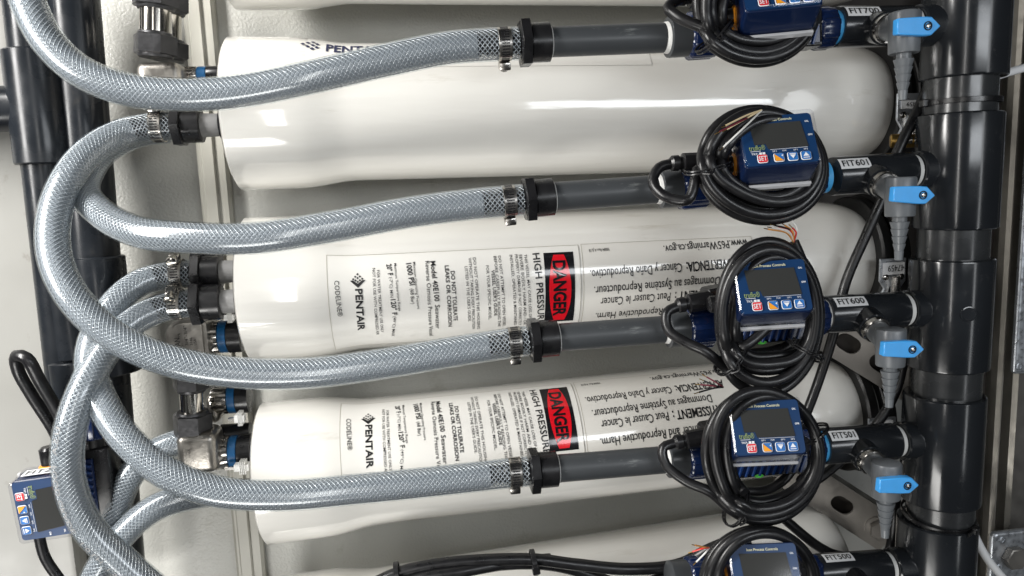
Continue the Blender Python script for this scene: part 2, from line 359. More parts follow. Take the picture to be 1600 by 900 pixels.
# label layout is measured on the middle vessel and reused on the one below
t3, c3 = VES[2]; t4, c4 = VES[3]
def z1(x, y): return c3.hit(500 + x / 4.706, 380 + y / 4.706)
def z2(x, y): return c3.hit(780 + x / 5.0, 380 + y / 5.0)
def q(px, py): return c3.hit(px, py)
LAB = []   # (string, p0, p1, height m, bold)
def tx(s, x0, y0, x1, y1, h, bold=0.0, f=z1, sc=4.706):
    LAB.append((s, f(x0, y0), f(x1, y1), h / sc / 1.60 / 1000 * 1.12, bold * .8 + 0.004))
tx('CODELINE®', 125, 277, 152, 528, 29)
tx('PENTAIR', 287, 335, 307, 635, 42, 0.03)
tx('FOR WATER TREATMENT USE ONLY', 428, 200, 460, 650, 17)
tx('NOT FOR USE WITH COMPRESSED AIR', 395, 185, 426, 668, 17)
tx('Maximum Temperature Range', 553, 150, 588, 495, 15)
tx('20° F', 506, 155, 520, 237, 30, 0.02); tx('(-7°C) MIN', 521, 250, 528, 398, 18); tx('120° F', 538, 410, 552, 525, 30, 0.02); tx('(49°C) MAX', 550, 535, 537, 678, 18)
tx('Maximum Operating Pressure', 692, 140, 726, 480, 16)
tx('1000 PSI', 652, 148, 680, 308, 32, 0.02); tx('(68 Bar)', 676, 333, 684, 445, 22)
tx('Model 40E100', 830, 133, 862, 425, 31, 0.018); tx('Seawater', 864, 450, 868, 622, 30)
tx('Reverse Osmosis Pressure Vessel', 790, 133, 820, 675, 26)
tx('DO NOT TOLERATE', 975, 205, 998, 565, 24, 0.02); tx('LEAKS OR CORROSION', 932, 165, 958, 608, 24, 0.02)
tx('DO NOT OPERATE THIS HOUSING', 1134, 108, 1166, 625, 18); tx('WITHOUT TAKING EVERY PRECAUTION', 1100, 110, 1130, 625, 18); tx("LISTED IN THE USER'S GUIDE.", 1074, 172, 1100, 572, 18)
tx('DO NOT ATTEMPT TO OPEN VESSEL', 1318, 95, 1354, 605, 18); tx('BEFORE CAREFULLY READING THE', 1286, 98, 1318, 608, 18); tx("VESSEL USER'S GUIDE", 1270, 198, 1292, 530, 20, 0.015); tx('FOR YOUR SPECIFIC MODEL.', 1229, 165, 1250, 558, 18)
tx('THIS VESSEL MAY CAUSE LOSS OF LIFE', 1508, 85, 1545, 590, 18); tx('SEVERE BODILY HARM AND / OR', 1472, 85, 1506, 595, 18); tx('PROPERTY DAMAGE IF NOT CORRECTLY', 1440, 85, 1470, 597, 18); tx('INSTALLED, OPERATED & MAINTAINED', 1402, 88, 1436, 597, 18)
tx('HIGH PRESSURE', 286, 80, 324, 620, 46, 0.012, z2, 5.0)
def tp(s, x0, y0, x1, y1, h, bold=0.0): tx(s, x0, y0, x1, y1, h, bold, q, 1.0)
tp('www.P65Warnings.ca.gov.', 1168, 380, 1037, 391, 11.5)
tp('ADVERTENCIA:', 1152, 411, 1072, 418, 13, 0.02); tp('Cáncer y Daño Reproductivo.', 1065, 418.5, 922, 430, 12.5)
tp('Dommages au Système Reproducteur.', 1124, 439, 928, 455, 12.5)
tp('AVERTISSEMENT :', 1156, 455, 1054, 463, 13, 0.02); tp('Peut Causer le Cancer', 1047, 463.5, 938, 472, 12.5)
tp('WARNING:', 1158, 477, 1104, 481, 13, 0.02); tp('Cancer and Reproductive Harm.', 1097, 481.5, 930, 494, 12.5)
tp('98884 Rev A JL18', 952, 390, 920, 392.5, 4.5)
L1 = [q(511, 407), q(903, 383), q(912, 540), q(521, 541)]
a_ = L1; L1 = [a_[0], (a_[1][0], a_[1][1]), (a_[1][0], a_[3][1]), (a_[0][0], a_[3][1])]; L1[0] = (L1[3][0], L1[1][1])
L2 = [q(907, 382), q(1172, 366)]; L2 = [L2[0], (L2[1][0], L2[0][1]), (L2[1][0], L1[2][1] - 0.012), (L2[0][0], L1[2][1] - 0.012)]
DG = [z2(330, 82), z2(555, 65), z2(595, 597), z2(362, 613)]
dg0 = sum(p[0] for p in DG) / 4; dgt = (DG[0][1] + DG[1][1]) / 2; dgb = (DG[2][1] + DG[3][1]) / 2; dgw = ((DG[1][0] - DG[0][0]) + (DG[2][0] - DG[3][0])) / 4
LOGO = z1(278, 275)
def make_label(t, c, ds, dt):
    sh = lambda p: (p[0] + ds, p[1] + dt)
    lb = MB(); c.poly(lb, [sh(p) for p in L1], 0.00045, 40, 60); o1 = part('label', lb, M['label'], t)
    lb = MB(); c.poly(lb, [sh(p) for p in L2], 0.00045, 40, 4); o2 = part('label', lb, M['film'], t)
    ed = MB()
    for Lx in (L1, L2):
        (x0, t1), (x1, _), (_, t0), _ = [sh(p) for p in Lx]; e_ = 0.00035
        c.poly(ed, [(x0, t1), (x1, t1), (x1, t1 - e_), (x0, t1 - e_)], 0.0007, 1, 60); c.poly(ed, [(x0, t0 + e_), (x1, t0 + e_), (x1, t0), (x0, t0)], 0.0007, 1, 60)
        c.poly(ed, [(x0, t1), (x0 + e_, t1), (x0 + e_, t0), (x0, t0)], 0.00065, 24); c.poly(ed, [(x1 - e_, t1), (x1, t1), (x1, t0), (x1 - e_, t0)], 0.00065, 24)
    part('label_edge', ed, M['line'], o1, smooth=False)
    lt, lt2, lts, ltw, lth = MB(), MB(), MB(), [MB() for _ in range(4)], MB()
    for k_, (s, p0, p1, h, bo) in enumerate(LAB):
        c.text(lt2 if p1[0] < p0[0] - 0.02 else (lt if k_ < 2 else lts if k_ < 15 else lth if s == 'HIGH PRESSURE' else ltw[0 if k_ < 17 else 1 if k_ < 20 else 2 if k_ < 24 else 3]), s, sh(p0), sh(p1), h, 0.0009, bo)
    # diamond of small triangles above the maker's name
    lx, ly = sh(LOGO); k = 0.0066
    def dia(u, v, r_): c.poly(lt, [(lx + u, ly + v + r_), (lx + u + r_, ly + v), (lx + u, ly + v - r_), (lx + u - r_, ly + v)], 0.0009, 1)
    # solid lower point and chequered top, read along the label
    vs_ = [c.pt(lx - k, ly, .0009), c.pt(lx, ly - k * 0.95, .0009), c.pt(lx + k, ly, .0009), c.pt(lx + k * .62, ly + k * .05, .0009), c.pt(lx, ly - k * .42, .0009), c.pt(lx - k * .62, ly + k * .05, .0009)]
    lt.add(vs_, [(0, 1, 4, 5), (1, 2, 3, 4)])
    for (u, v) in ((0, .82), (-.30, .50), (.30, .50), (0, .32), (-.58, .20), (.58, .20), (-.28, .02), (.28, .02), (0, -.18)): dia(u * k, v * k, .155 * k)
    for l_ in (lt, lts, *ltw, lth): part('lettering', l_, M['ink'], o1, smooth=False)
    part('lettering', lt2, M['ink'], o2, smooth=False)
    dgm = MB(); cx_, tt, tb = dg0 + ds, dgt + dt, dgb + dt
    c.poly(dgm, [(cx_ - dgw, tt), (cx_ + dgw, tt), (cx_ + dgw, tb), (cx_ - dgw, tb)], 0.0007, 16); part('danger_panel', dgm, M['signblack'], o1)
    od = MB(); n = 26; hh = (tt - tb) / 2 * 0.93; mid = (tt + tb) / 2; vs_, fs_ = [], []
    for k_ in range(n + 1):
        u = -1 + 2 * k_ / n; wv = dgw * 0.74 * (1 - 0.52 * abs(u) ** 2.1)
        vs_ += [c.pt(cx_ - wv, mid - u * hh, 0.0010), c.pt(cx_, mid - u * hh, .0010), c.pt(cx_ + wv, mid - u * hh, 0.0010)]
    for k_ in range(n): 
        b_ = 3 * k_; fs_ += [(b_, b_+1, b_+4, b_+3), (b_+1, b_+2, b_+5, b_+4)]
    od.add(vs_, fs_); part('danger_oval', od, M['red_ink'], o1)
    dl = MB(); H = hh * 0.83
    c.text(dl, 'DANGER', (cx_, mid + H), (cx_, mid - H), dgw * 0.86, 0.0014, 0.035, 4); part('lettering', dl, M['signblack'], o1, smooth=False)
make_label(t3, c3, 0, 0)
r4 = c4.hit(515, 637); r3 = (L1[0][0], L1[0][1])
make_label(t4, c4, 0.0005, c4.hit(640, 627)[1] - c3.hit(640, 399)[1])
# small label turned away on the second vessel
t2, c2 = VES[1]
lb = MB(); h0 = c2.hit(478, 100); top = c2.R * 1.28
c2.poly(lb, [(h0[0], top + 0.02), (h0[0] + 0.30, top + 0.02), (h0[0] + 0.30, h0[1] - 0.004), (h0[0], h0[1] - 0.004)], 0.0004, 14, 40); o1 = part('label', lb, M['label'], t2)
lt = MB(); a = c2.hit(510, 78.0); b = c2.hit(604, 77.5)
c2.text(lt, 'PENTAIR', a, (b[0], a[1]), 0.013, 0.0009, 0.03); lt_b = MB(); c2.text(lt_b, 'CODELINE®', (c2.hit(495, 100)[0], c2.hit(495, 101)[1]), (c2.hit(565, 100)[0], c2.hit(495, 101)[1]), 0.0065, 0.0009)
lx, ly = a[0] - 0.011, a[1]
for (u, v) in ((-8, 0), (-4, 3.2), (-4, -3.2), (0, 6), (0, 0), (0, -6), (3.6, 3), (3.6, -3)):
    r_ = 0.0021; c2.poly(lt, [(lx + u*.001, ly + v*.001 + r_), (lx + u*.001 + r_, ly + v*.001), (lx + u*.001, ly + v*.001 - r_), (lx + u*.001 - r_, ly + v*.001)], 0.0009, 1)
part('lettering', lt, M['navy_ink'], o1, smooth=False); part('lettering', lt_b, M['ink'], o1, smooth=False)
# saddles at the right ends: rubber lined strap and steel bracket with number tag
def saddle(i, lab):
    t, c = VES[i]; s0 = c.L - 0.012
    th = thing('vessel_saddle', lab, 'saddle clamp', 'saddle clamps at the right ends of the vessels', mt=c.m @ Matrix.Translation((s0, 0, 0)))
    mb = MB(); mb.ring(0.002, 0.014, 0.0480, 0.0640, seg=72, bev=0.002); part('rubber_lining', mb, M['bandrub'], th)
    mb = MB(); mb.ring(0.018, 0.030, 0.0560, 0.0660, seg=72, bev=0.001); part('strap', mb, M['bandrub'], th)
    return th
saddle(1, 'black rubber lined strap round the right end of the upper plain vessel')
saddle(2, 'black rubber lined strap round the right end of the middle vessel')
saddle(3, 'black rubber lined strap round the right end of the fourth vessel')
def plate(tl, br, tagbox, Y, lab, string='47459', cut=0.0):
    a, b = P(tl[0], tl[1], Y), P(br[0], br[1], Y); ctr = (a + b) / 2; wd = b.x - a.x; ht = a.z - b.z
    th = thing('strap_bracket', lab, 'bracket', 'steel strap brackets with number tags', loc=ctr)
    poly = [(-wd/2, ht/2), (wd/2, ht/2), (wd/2, -ht*.10), (wd*.30, -ht*.30), (wd/2, -ht/2), (wd*.22, -ht/2), (wd*.1, -ht*.22), (-wd*.1, -ht*.22), (-wd*.22, -ht/2), (-wd/2, -ht/2), (-wd*.32, -ht*.28), (-wd/2, -ht*.08)]
    mb = MB(); mb.prism(poly, 0.0, 0.0025, bev=0.0004); part('plate', mb, M['galv'], th)
    for sx in (-1, 1):
        mb = MB(); mb.lathe([(0, 0.0030), (0.0012, 0.0028), (0.002, 0.0015)], basis((0, -1, 0), (0, 0, 1), (sx * wd * .30, -0.0002, ht * .02)), 14); part('rivet', mb, M['steel'], th)
    mb = MB(); mb.lathe([(-ht * .62, .0040), (ht * .02, .0040), (ht * .05, .0032)], basis((0, 0, 1), (0, -1, 0), (0, -0.004, 0)), 16, rib=lambda x, r, a: r + 0.0003 * math.sin(x * 9000)); part('stud', mb, M['steel'], th)
    ta, tb = P(tagbox[0], tagbox[1], Y - 0.001), P(tagbox[2], tagbox[3], Y - 0.001); tc = (ta + tb) / 2 - ctr
    mb = MB(); mb.box((tc.x, -0.0008, tc.z), (tb.x - ta.x, 0.0006, ta.z - tb.z)); tg = part('number_tag', mb, M['tag'], th)
    lt = MB(); w_ = (tb.x - ta.x) * .74; h_ = (ta.z - tb.z) * .55
    flat_text(lt, string, 0, 0, w_, h_, y=0, mt=Matrix.Translation((tc.x + w_/2 + 0.002, -0.0014, tc.z + h_/2)) @ Matrix.Rotation(math.pi, 4, 'Y')); part('lettering', lt, M['ink'], tg, smooth=False)
    return th
plate((1376, 405), (1414, 462), (1380, 411, 1413, 428), -0.074, 'galvanised bracket with upside down number tag beside the middle vessel')
plate((1403, 146), (1442, 215), (1409, 157, 1441, 169), -0.074, 'galvanised bracket with upside down number tag and brass bolts by the upper vessel')
plate((1358, 655), (1398, 712), (1362, 659, 1395, 673), -0.074, 'galvanised bracket half hidden above the fourth flow meter pipe')
for px, lab in ((1402, 'brass bushing, left one of the pair below the upper number tag'), (1426, 'brass bushing, right one of the pair below the upper number tag')):
    th = thing('bushing', lab, 'bushing', 'brass bushings under the upper bracket', loc=P(px, 220, -0.080))
    mb = MB(); mb.lathe([(-0.006, 0.0050), (-0.005, 0.0062), (0.005, 0.0062), (0.006, 0.0050)], basis((1, -0.5, 0)), 20); part('sleeve', mb, M['brass'], th)
    mb = MB(); mb.lathe([(0.006, 0.0030), (0.012, 0.0030)], basis((1, -0.5, 0)), 14); part('pin', mb, M['steel'], th)
# ================================================================== STAINLESS FITTINGS, LEFT
def hexprof(mb, x0, x1, r, mt, bev=0.0012):
    mb.lathe([(x0, r * .90), (x0 + bev, r), (x1 - bev, r), (x1, r * .90)], mt, seg=6, twist=math.pi / 6)
def riser(px, ytop, ybot, wt, nut_top, nut_bot, Y, lab, lean=0):
    """vertical bright tube with a dark hexagon nut at each end"""
    a, b = P(px, ytop, Y), P(px + lean, ybot, Y); r = pxr(px, ytop, Y, wt); mt = basis(b - a, (0, -1, 0), a); L = (b - a).length
    th = thing('tube_riser', lab, 'tube', 'stainless tube risers between the elbows', mt=mt)
    mb = MB(); mb.lathe([(-0.01, r), (L + 0.012, r)], seg=40); part('tube', mb, M['tube'], th)
    for (n0, n1, wn) in (nut_top, nut_bot):
        x0 = (P(px, n0, Y) - a).dot((b - a).normalized()); x1 = (P(px, n1, Y) - a).dot((b - a).normalized()); rn = pxr(px, n0, Y, wn) * 1.0
        mb = MB(); hexprof(mb, x0, x1, rn * 1.05, I4); mb.lathe([(x0 - .002, rn * .80), (x0, rn * .86), (x1, rn * .86), (x1 + .002, rn * .80)], seg=36); part('nut', mb, M['nutdark'], th)
    return th
def elbow(x0, y0, x1, y1, Y, lab, arch=False, mark=None):
    a, b = P(x0, y0, Y - .017), P(x1, y1, Y - .017); c = (a + b) / 2; c.y = Y; wd = (b.x - a.x); ht = a.z - b.z
    th = thing('pipe_elbow', lab, 'pipe elbow', 'cast stainless elbows', loc=c)
    mb = MB(); rr = min(wd, ht) * (0.46 if arch else 0.2); pts = []
    crn = [(-1, 1, rr), (1, 1, min(wd, ht) * .20), (1, -1, min(wd, ht) * .18), (-1, -1, min(wd, ht) * .22)]
    for sx, sz, r_ in crn:
        cx_, cz_ = sx * (wd / 2 - r_), sz * (ht / 2 - r_); a0 = {(-1, 1): math.pi, (1, 1): math.pi / 2, (1, -1): 0, (-1, -1): -math.pi / 2}[(sx, sz)]
        for k in range(7): an = a0 - k / 6 * math.pi / 2; pts.append((cx_ + r_ * math.cos(an), cz_ + r_ * math.sin(an)))
    b_ = bmesh.new(); T = 0.018
    vv = [b_.verts.new((x, -T, z)) for x, z in pts]; f_ = b_.faces.new(vv); r = bmesh.ops.extrude_face_region(b_, geom=[f_])
    for e_ in r['geom']:
        if isinstance(e_, bmesh.types.BMVert): e_.co.y = T
    bmesh.ops.recalc_face_normals(b_, faces=b_.faces[:])
    bmesh.ops.bevel(b_, geom=[e_ for e_ in b_.edges if abs(e_.verts[0].co.y - e_.verts[1].co.y) < 1e-6], offset=0.0032, segments=2, affect='EDGES', clamp_overlap=True)
    if not arch:
        b_.free(); b_ = bmesh.new(); bmesh.ops.create_cube(b_, size=1.0)
        for v in b_.verts: v.co = Vector((v.co.x * wd, v.co.y * 2 * T, v.co.z * ht))
        bmesh.ops.bevel(b_, geom=b_.edges[:], offset=.0075, segments=5, affect='EDGES', profile=.5)
    mb.bm(b_); part('body', mb, M['cast'], th, ang=50)
    if mark:
        lt = MB()
        for k, (s, hh) in enumerate(mark):
            flat_text(lt, s, 0, 0, len(s) * hh * .72, hh, mt=Matrix.Translation((-wd * .14 + sum(m_[1] for m_ in mark[:k]) * 1.35, -T - 0.0004, -ht * .14)) @ Matrix.Rotation(-math.pi / 2, 4, 'Y'))
        part('cast_marking', lt, M['ink'], th, smooth=False)
    return th
def port(y, x0, x1, Y, ht, lab, tape=M['portblue'], i=2, band=True):
    """ribbed steel spigot, blue band and black coupling where a pipe enters a vessel end"""
    a, b = P(x0, y, Y), P(x1, y, Y); mt = basis((1, 0, 0), (0, 0, 1), a); L = (b - a).length; r = pxr(x0, y, Y, ht)
    th = thing('port_fitting', lab, 'pipe fitting', 'ribbed port fittings at the vessel ends', mt=mt)
    mb = MB(); mb.lathe([(-0.004, r * .94), (-.002, r), (L * .40, r), (L * .42, r * .9)], seg=64, rib=lambda x, q_, a: q_ * (1 + 0.035 * math.sin(a * 18))); part('ribbed_spigot', mb, M['steel'], th)
    if band:
        mb = MB(); mb.ring(L * .42, L * .70, r * .5, r * 1.02, seg=48); part('blue_band', mb, tape, th)
    mb = MB(); mb.lathe([(L * .70, r * 1.02), (L * .72, r * 1.06), (L * 1.15, r * 1.06)], seg=48); part('coupling', mb, M['black'], th)
    return th
riser(243, 17, 54, 46, (-14, 12, 66), (55, 87, 62), 0.0, 'bright stainless tube at the top edge between two dark nuts, in front')
riser(263, 20, 62, 38, (-10, 20, 58), (66, 92, 58), 0.034, 'bright stainless tube at the top edge, the one set further back')
elbow(209, 96, 287, 166, 0.0, 'cast stainless elbow under the top hose, uppermost of the elbows')
port(118, 288, 340, 0.010, 26, 'ribbed steel port with blue band behind the top hose')
elbow(255, 501, 326, 560, -0.004, 'rounded cast stainless elbow with stamped markings, middle of the elbows', True, [('AN', .0050), ('3/4"-3/4"', .0028), ('316L', .0025), ('USA', .0025)])
riser(299, 606, 648, 35, (562, 608, 52), (645, 680, 56), -0.004, 'bright stainless tube between the middle and lower elbows', lean=2)
elbow(272, 682, 341, 739, -0.004, 'square cast stainless elbow, lowest of the elbows, in front')
elbow(318, 618, 345, 662, 0.036, 'dark cast stainless elbow half hidden behind the upright tube')
port(527, 325, 372, 0.004, 50, 'ribbed steel port with blue band right of the middle elbow')
port(624, 340, 384, 0.030, 46, 'ribbed steel port with blue band behind the upright tube, second from bottom')
port(708, 341, 388, 0.004, 50, 'ribbed steel port with blue band right of the lowest elbow')
def clip(px0, py0, px1, py1, Y, lab):
    a, b = P(px0, py0, Y), P(px1, py1, Y); c = (a + b) / 2; th = thing('retainer_clip', lab, 'clip', 'white retainer clips on the vessel ports', loc=c)
    mb = MB(); wd = b.x - a.x; ht = a.z - b.z
    mb.box((0, 0, 0), (wd, .008, ht * .55), bev=.0004)
    for k in range(4): mb.box((wd * (-.1 + .12 * k), 0, 0), (wd * .07, .010, ht), bev=.0003)
    part('body', mb, M['tape'], th); mb = MB(); mb.box((-wd * .8, 0.002, -ht * .1), (wd * .8, .003, ht * .22)); part('tongue', mb, M['steel'], th)
clip(350, 487, 368, 503, -0.02, 'white ribbed clip above the middle port')
clip(366, 643, 384, 663, -0.01, 'white ribbed clip above the lowest port')
clip(366, 720, 391, 738, -0.02, 'white ribbed clip below the lowest port')
# ================================================================== HOSE FITTINGS
def clamp(c, xdir, r, ang, lab):
    mt = basis(xdir, (0, 0, 1), c); th = thing('hose_clamp', lab, 'hose clamp', 'worm drive hose clamps', mt=mt)
    mb = MB(); mb.ring(-.0052, .0052, r, r + .0009, seg=48, bev=.0003); bd = part('band', mb, M['steel'], th)
    mb = MB()
    for k in range(26):
        a = k * 2 * math.pi / 36 + .1; rr = r + .00095
        mb.box((0, 0, rr), (.0062, .0010, .0003), Matrix.Rotation(a, 4, 'X') )
    part('slots', mb, M['signblack'], bd, smooth=False)
    sm = Matrix.Rotation(ang, 4, 'X') @ Matrix.Translation((0, 0, r + .0052))
    mb = MB(); mb.box((0, 0, -.0010), (.0092, .0105, .0062), sm, bev=.0012, seg=2); part('screw_housing', mb, M['steel'], th)
    sm2 = sm @ basis((.15, -1, .1), (0, 0, 1), (0, -0.004, .0010))
    mb = MB(); mb.lathe([(0, .0030), (.006, .0030), (.006, .0046), (.0075, .0048), (.0095, .0046), (.0100, .0036)], sm2, 20); mb.box((.0102, 0, 0), (.0012, .0072, .0011), sm2); part('screw', mb, M['tube'], th)
    return th
def adapter(c, xdir, lab, big=1.0, white=True):
    """black hose tail: ribbed barb, hexagon and collar. c = left face of the hexagon"""
    mt = basis(xdir, (0, 0, 1), c); th = thing('hose_adapter', lab, 'hose adapter', 'black hose adapters with hexagon flats', mt=mt)
    mb = MB(); pr = []
    for k in range(6): pr += [(-.036 + k * .006, .0066), (-.036 + k * .006 + .0045, .0088)]
    mb.lathe(pr + [(0.001, .0080)], seg=32); part('barb', mb, M['black'], th)
    mb = MB(); hexprof(mb, 0, .0085 * big, .0195 * big, I4, .0008); part('hexagon', mb, M['black'], th)
    mb = MB(); mb.lathe([(.0085*big, .0140*big), (.009*big, .0152*big), (.0235*big, .0152*big), (.0240*big, .0142*big)], seg=48); part('collar', mb, M['black'], th)
    if white:
        mb = MB(); mb.ring(.0240 * big, .0252 * big, .006, .0128 * big, seg=40); part('thread_tape', mb, M['tape'], th)
    return th
# rows: pixel y of the axis at hex (x), at pipe end, at tee, at manifold
ROWS = [dict(hex=(812, 68), a=(858, 65.7), b=(1036, 59), tee=(1330, 42), man=(1470, 40), tag='FIT700', name='top'),
        dict(hex=(819, 312), a=(868, 307), b=(1024, 296), tee=(1322, 274), man=(1456, 265), tag='FIT601', name='second'),
        dict(hex=(827, 532), a=(872, 527.5), b=(1036, 515), tee=(1312, 490), man=(1442, 482), tag='FIT600', name='third'),
        dict(hex=(827, 736), a=(872, 732), b=(1036, 718.5), tee=(1300, 696), man=(1430, 687), tag='FIT501', name='fourth'),
        dict(hex=None, a=None, b=(1040, 905), tee=(1300, 893), man=(1420, 884), tag='FIT500', name='bottom')]
YR = -0.11
# ------------------------------------------------------------------ flow meter
def rib_nut(mb, x0, x1, r, mt=I4):
    mb.lathe([(x0, r * .86), (x0 + .0015, r * .97), (x0 + .003, r), (x1 - .002, r), (x1, r * .93)], mt, seg=96, rib=lambda x, q_, a: q_ * (1.0 + (0.055 if (math.cos(a * 9) > .45) else 0.0)))
HC = {}
def cached(key, fn, ang=35, smooth=True):
    if key not in HC: HC[key] = fn().mesh(key, smooth, ang)
    return HC[key]
HW, HH, HD = 0.0560, 0.0450, 0.0300     # display face width, height, cover depth
def round_rect(w, h, r, n=5):
    pts = []
    for sx, sz, a0 in ((1, 1, 0), (-1, 1, 90), (-1, -1, 180), (1, -1, 270)):
        for k in range(n + 1):
            a = math.radians(a0 + 90 * k / n); pts.append((sx * (w/2 - r) + r * math.cos(a), sz * (h/2 - r) + r * math.sin(a)))
    return pts
def meter(mt, head, lab, tag=None, tape2=None, swap=False):
    th = thing('flow_meter', lab, 'flow meter', 'blue flow meters with square displays', mt=mt)
    def f():
        mb = MB(); mb.lathe([(-.089, .0150), (-.0885, .0158), (-.087, .0160), (-.072, .0160), (-.071, .0152), (-.071, .0150)], seg=48); return mb
    part('end_collar', cached('collar_l', f), M['pvcgrey'], th)
    def f():
        mb = MB(); rib_nut(mb, -.073, -.050, .0180); return mb
    part('union_nut', cached('nut_l', f), M['nutblue'], th)
    def f():
        mb = MB(); rib_nut(mb, .036, .052, .0165); return mb
    part('union_nut', cached('nut_r', f), M['nutblue'], th)
    def f():
        mb = MB(); mb.lathe([(-.051, .0125), (.038, .0125)], seg=40); mb.box((-.002, 0, 0), (.078, .030, .028), bev=.003, seg=2); mb.box((-.002, -.004, -.014), (.074, .026, .004), bev=.001); return mb
    part('body', cached('body', f), M['black'], th)
    def f():
        mb = MB(); mb.lathe([(.052, .0128), (.0525, .0138), (.0575, .0138), (.058, .0120)], seg=40, rib=lambda x, q_, a: q_ + .0002 * math.sin(x * 6000)); return mb
    part('thread_tape', cached('tapeR' + str(tape2), f), tape2 or M['tape'], th)
    def f():
        mb = MB(); mb.box((0, -.0155, -.0068), (.066, .003, .0165), bev=.0006); return mb
    gr = part('grille', cached('grille', f), M['nutblue'], th)
    for k in range(10):
        def f():
            mb = MB(); mb.prism([(-.0034, -.0075), (-.0016, -.0078), (.0034, .0062), (.0012, .0070)], -.0022, 0.0, bev=.0003); return mb
        part('rib', cached('rib', f), M['finblue'], gr, mt=Matrix.Translation((-.0285 + k * .0063, -.0166, -.0070)))
    mb = None
    def f():
        mb = MB(); mb.lathe([(0, .0042), (.0008, .0042)], basis((0, -1, 0), (0, 0, 1), (0, 0, 0)), 20); return mb
    part('green_inlay', cached('led', f), M['greenled'], th, mt=Matrix.Translation((-.012, -.0168, -.0150)) @ Matrix.Diagonal((1, 1, .35, 1)))
    # pedestal between body and display
    hl = mt.inverted() @ head
    def f():
        mb = MB(); mb.box((0, HD + .004, 0), (HW * .72, .014, HH * .66), bev=.003, seg=2); mb.box((0, HD + .017, -.004), (HW * .52, .018, HH * .5), bev=.002); return mb
    part('pedestal', cached('ped', f), M['black'], th, mt=hl)
    def f():
        mb = MB(); mb.lathe([(0, .0082), (.0015, .0092), (.006, .0092), (.007, .0075)], basis((-1, 0, 0), (0, 0, 1)), 32); return mb
    gx = -HW / 2 - .001 if not swap else HW * .30
    part('orange_ring', cached('oring', f), M['orange'], th, mt=hl @ Matrix.Translation((-HW / 2 + .006, HD + .002, -.001)))
    def f():
        mb = MB(); mb.lathe([(0, .0070), (.014, .0070), (.016, .0050)], basis((-1, 0, 0), (0, 0, 1)), 24, rib=lambda x, q_, a: q_ * (1 + .05 * math.sin(a * 12))); return mb
    part('cable_gland', cached('gland', f), M['black'], th, mt=hl @ Matrix.Translation((-HW / 2 - .001, HD + .002, -.001)))
    # display head: face at local y = 0, cover to y = HD
    def f():
        mb = MB(); mb.prism(round_rect(HW - .0014, HH - .0014, .003), .0030, HD - .001, bev=.0006); return mb
    hd = part('housing', cached('housing', f), M['house'], th, mt=hl)
    def f():
        mb = MB(); mb.prism(round_rect(HW - .0030, HH - .0030, .003), .0016, .0028); return mb
    part('face_plate', cached('face', f), M['faceblue'], hd)
    def f():
        mb = MB(); mb.prism([(-.0195, .0142), (.0180, .0142), (.0205, -.0078), (-.0085, -.0078), (-.0098, -.0034), (-.0180, -.0034)], .0011, .0018); return mb
    part('screen', cached('screen', f), M['screen'], hd)
    yb = .0010
    def f():
        mb = MB(); mb.prism(round_rect(.0070, .0068, .0014), 0.0, .0006); return mb
    def f2():
        mb = MB(); mb.prism(round_rect(.0076, .0074, .0016), 0.0, .0003); return mb
    bz = -.0158
    for k, (bx, mt_) in enumerate(((-.0140, 'setred'), (-.0022, 'btnblue'), (.0077, 'btnblue'), (.0172, 'btnblue'))):
        HC.setdefault('btn' + mt_ , f().mesh('button')); 
        bo = part('button', HC['btn' + mt_], M[mt_], hd, mt=Matrix.Translation((bx, yb - .0004, bz)))
    def f():
        mb = MB()
        for bx in (-.0140, -.0022, .0077, .0172):
            o_ = round_rect(.0076, .0074, .0016); i_ = round_rect(.0068, .0066, .0013); n = len(o_)
            vs_ = [(bx + x, .0008, bz + z) for x, z in o_] + [(bx + x, .0003, bz + z) for x, z in i_]
            mb.add(vs_, [(k, (k+1) % n, n + (k+1) % n, n + k) for k in range(n)])
        flat_text(mb, 'SET', -.0140, bz - .0020, .0058, .0040, y=-.0001, bold=.01, centre=True)
        mb.add([(.0077 - .0021, 0, bz + .0012), (.0077, 0, bz - .0020), (.0077 + .0021, 0, bz + .0012)], [(0, 1, 2)]); mb.box((.0077, 0, bz + .0019), (.0044, .0002, .0006))
        mb.add([(.0172 - .0022, 0, bz - .0008), (.0172, 0, bz + .0024), (.0172 + .0022, 0, bz - .0008)], [(0, 1, 2)]); mb.box((.0172, 0, bz - .0020), (.0044, .0002, .0006))
        mb.add([(-.0006, 0, bz + .0012), (.0006, 0, bz + .0022), (.0006, 0, bz + .0002)], [(0, 1, 2)])
        for s_, x_ in (('SP1', -.0060), ('FSW', .0012), ('SP1', .0090), ('SP2', .0165)): flat_text(mb, s_, x_ , -.0108, .0030, .0013, y=.0009)
        flat_text(mb, 'GAL', .0210, .0128, .0030, .0015, y=.0009, bold=.02); flat_text(mb, 'GPM', .0215, .0010, .0032, .0015, y=.0009, bold=.02)
        flat_text(mb, 'TKP-', -.0215, -.0122, .0052, .0017, y=.0009, bold=.01); mb.box((-.0148, .0009, -.0113), (.0019, .0002, .0018)); mb.box((-.0124, .0009, -.0113), (.0019, .0002, .0018))
        mb.box((-.0180, .0009, -.0092), (.0075, .0002, .0003)); mb.box((.0060, .0009, -.0086), (.0270, .0002, .0002)); return mb
    part('lettering', cached('facetext', f, smooth=False), M['white'], hd)
    def f():
        mb = MB(); flat_text(mb, 'truflo®', -.0226, -.0084, .0118, .0046, y=.0009, bold=-.006); return mb
    part('lettering', cached('truf', f, smooth=False), M['lime'], hd)
    def f():
        mb = MB(); flat_text(mb, 'Icon Process Controls', -.0005, .0160, .0250, .0022, y=.0009, bold=.006, centre=True); return mb
    part('lettering', cached('icon', f, smooth=False), M['cream'], hd)
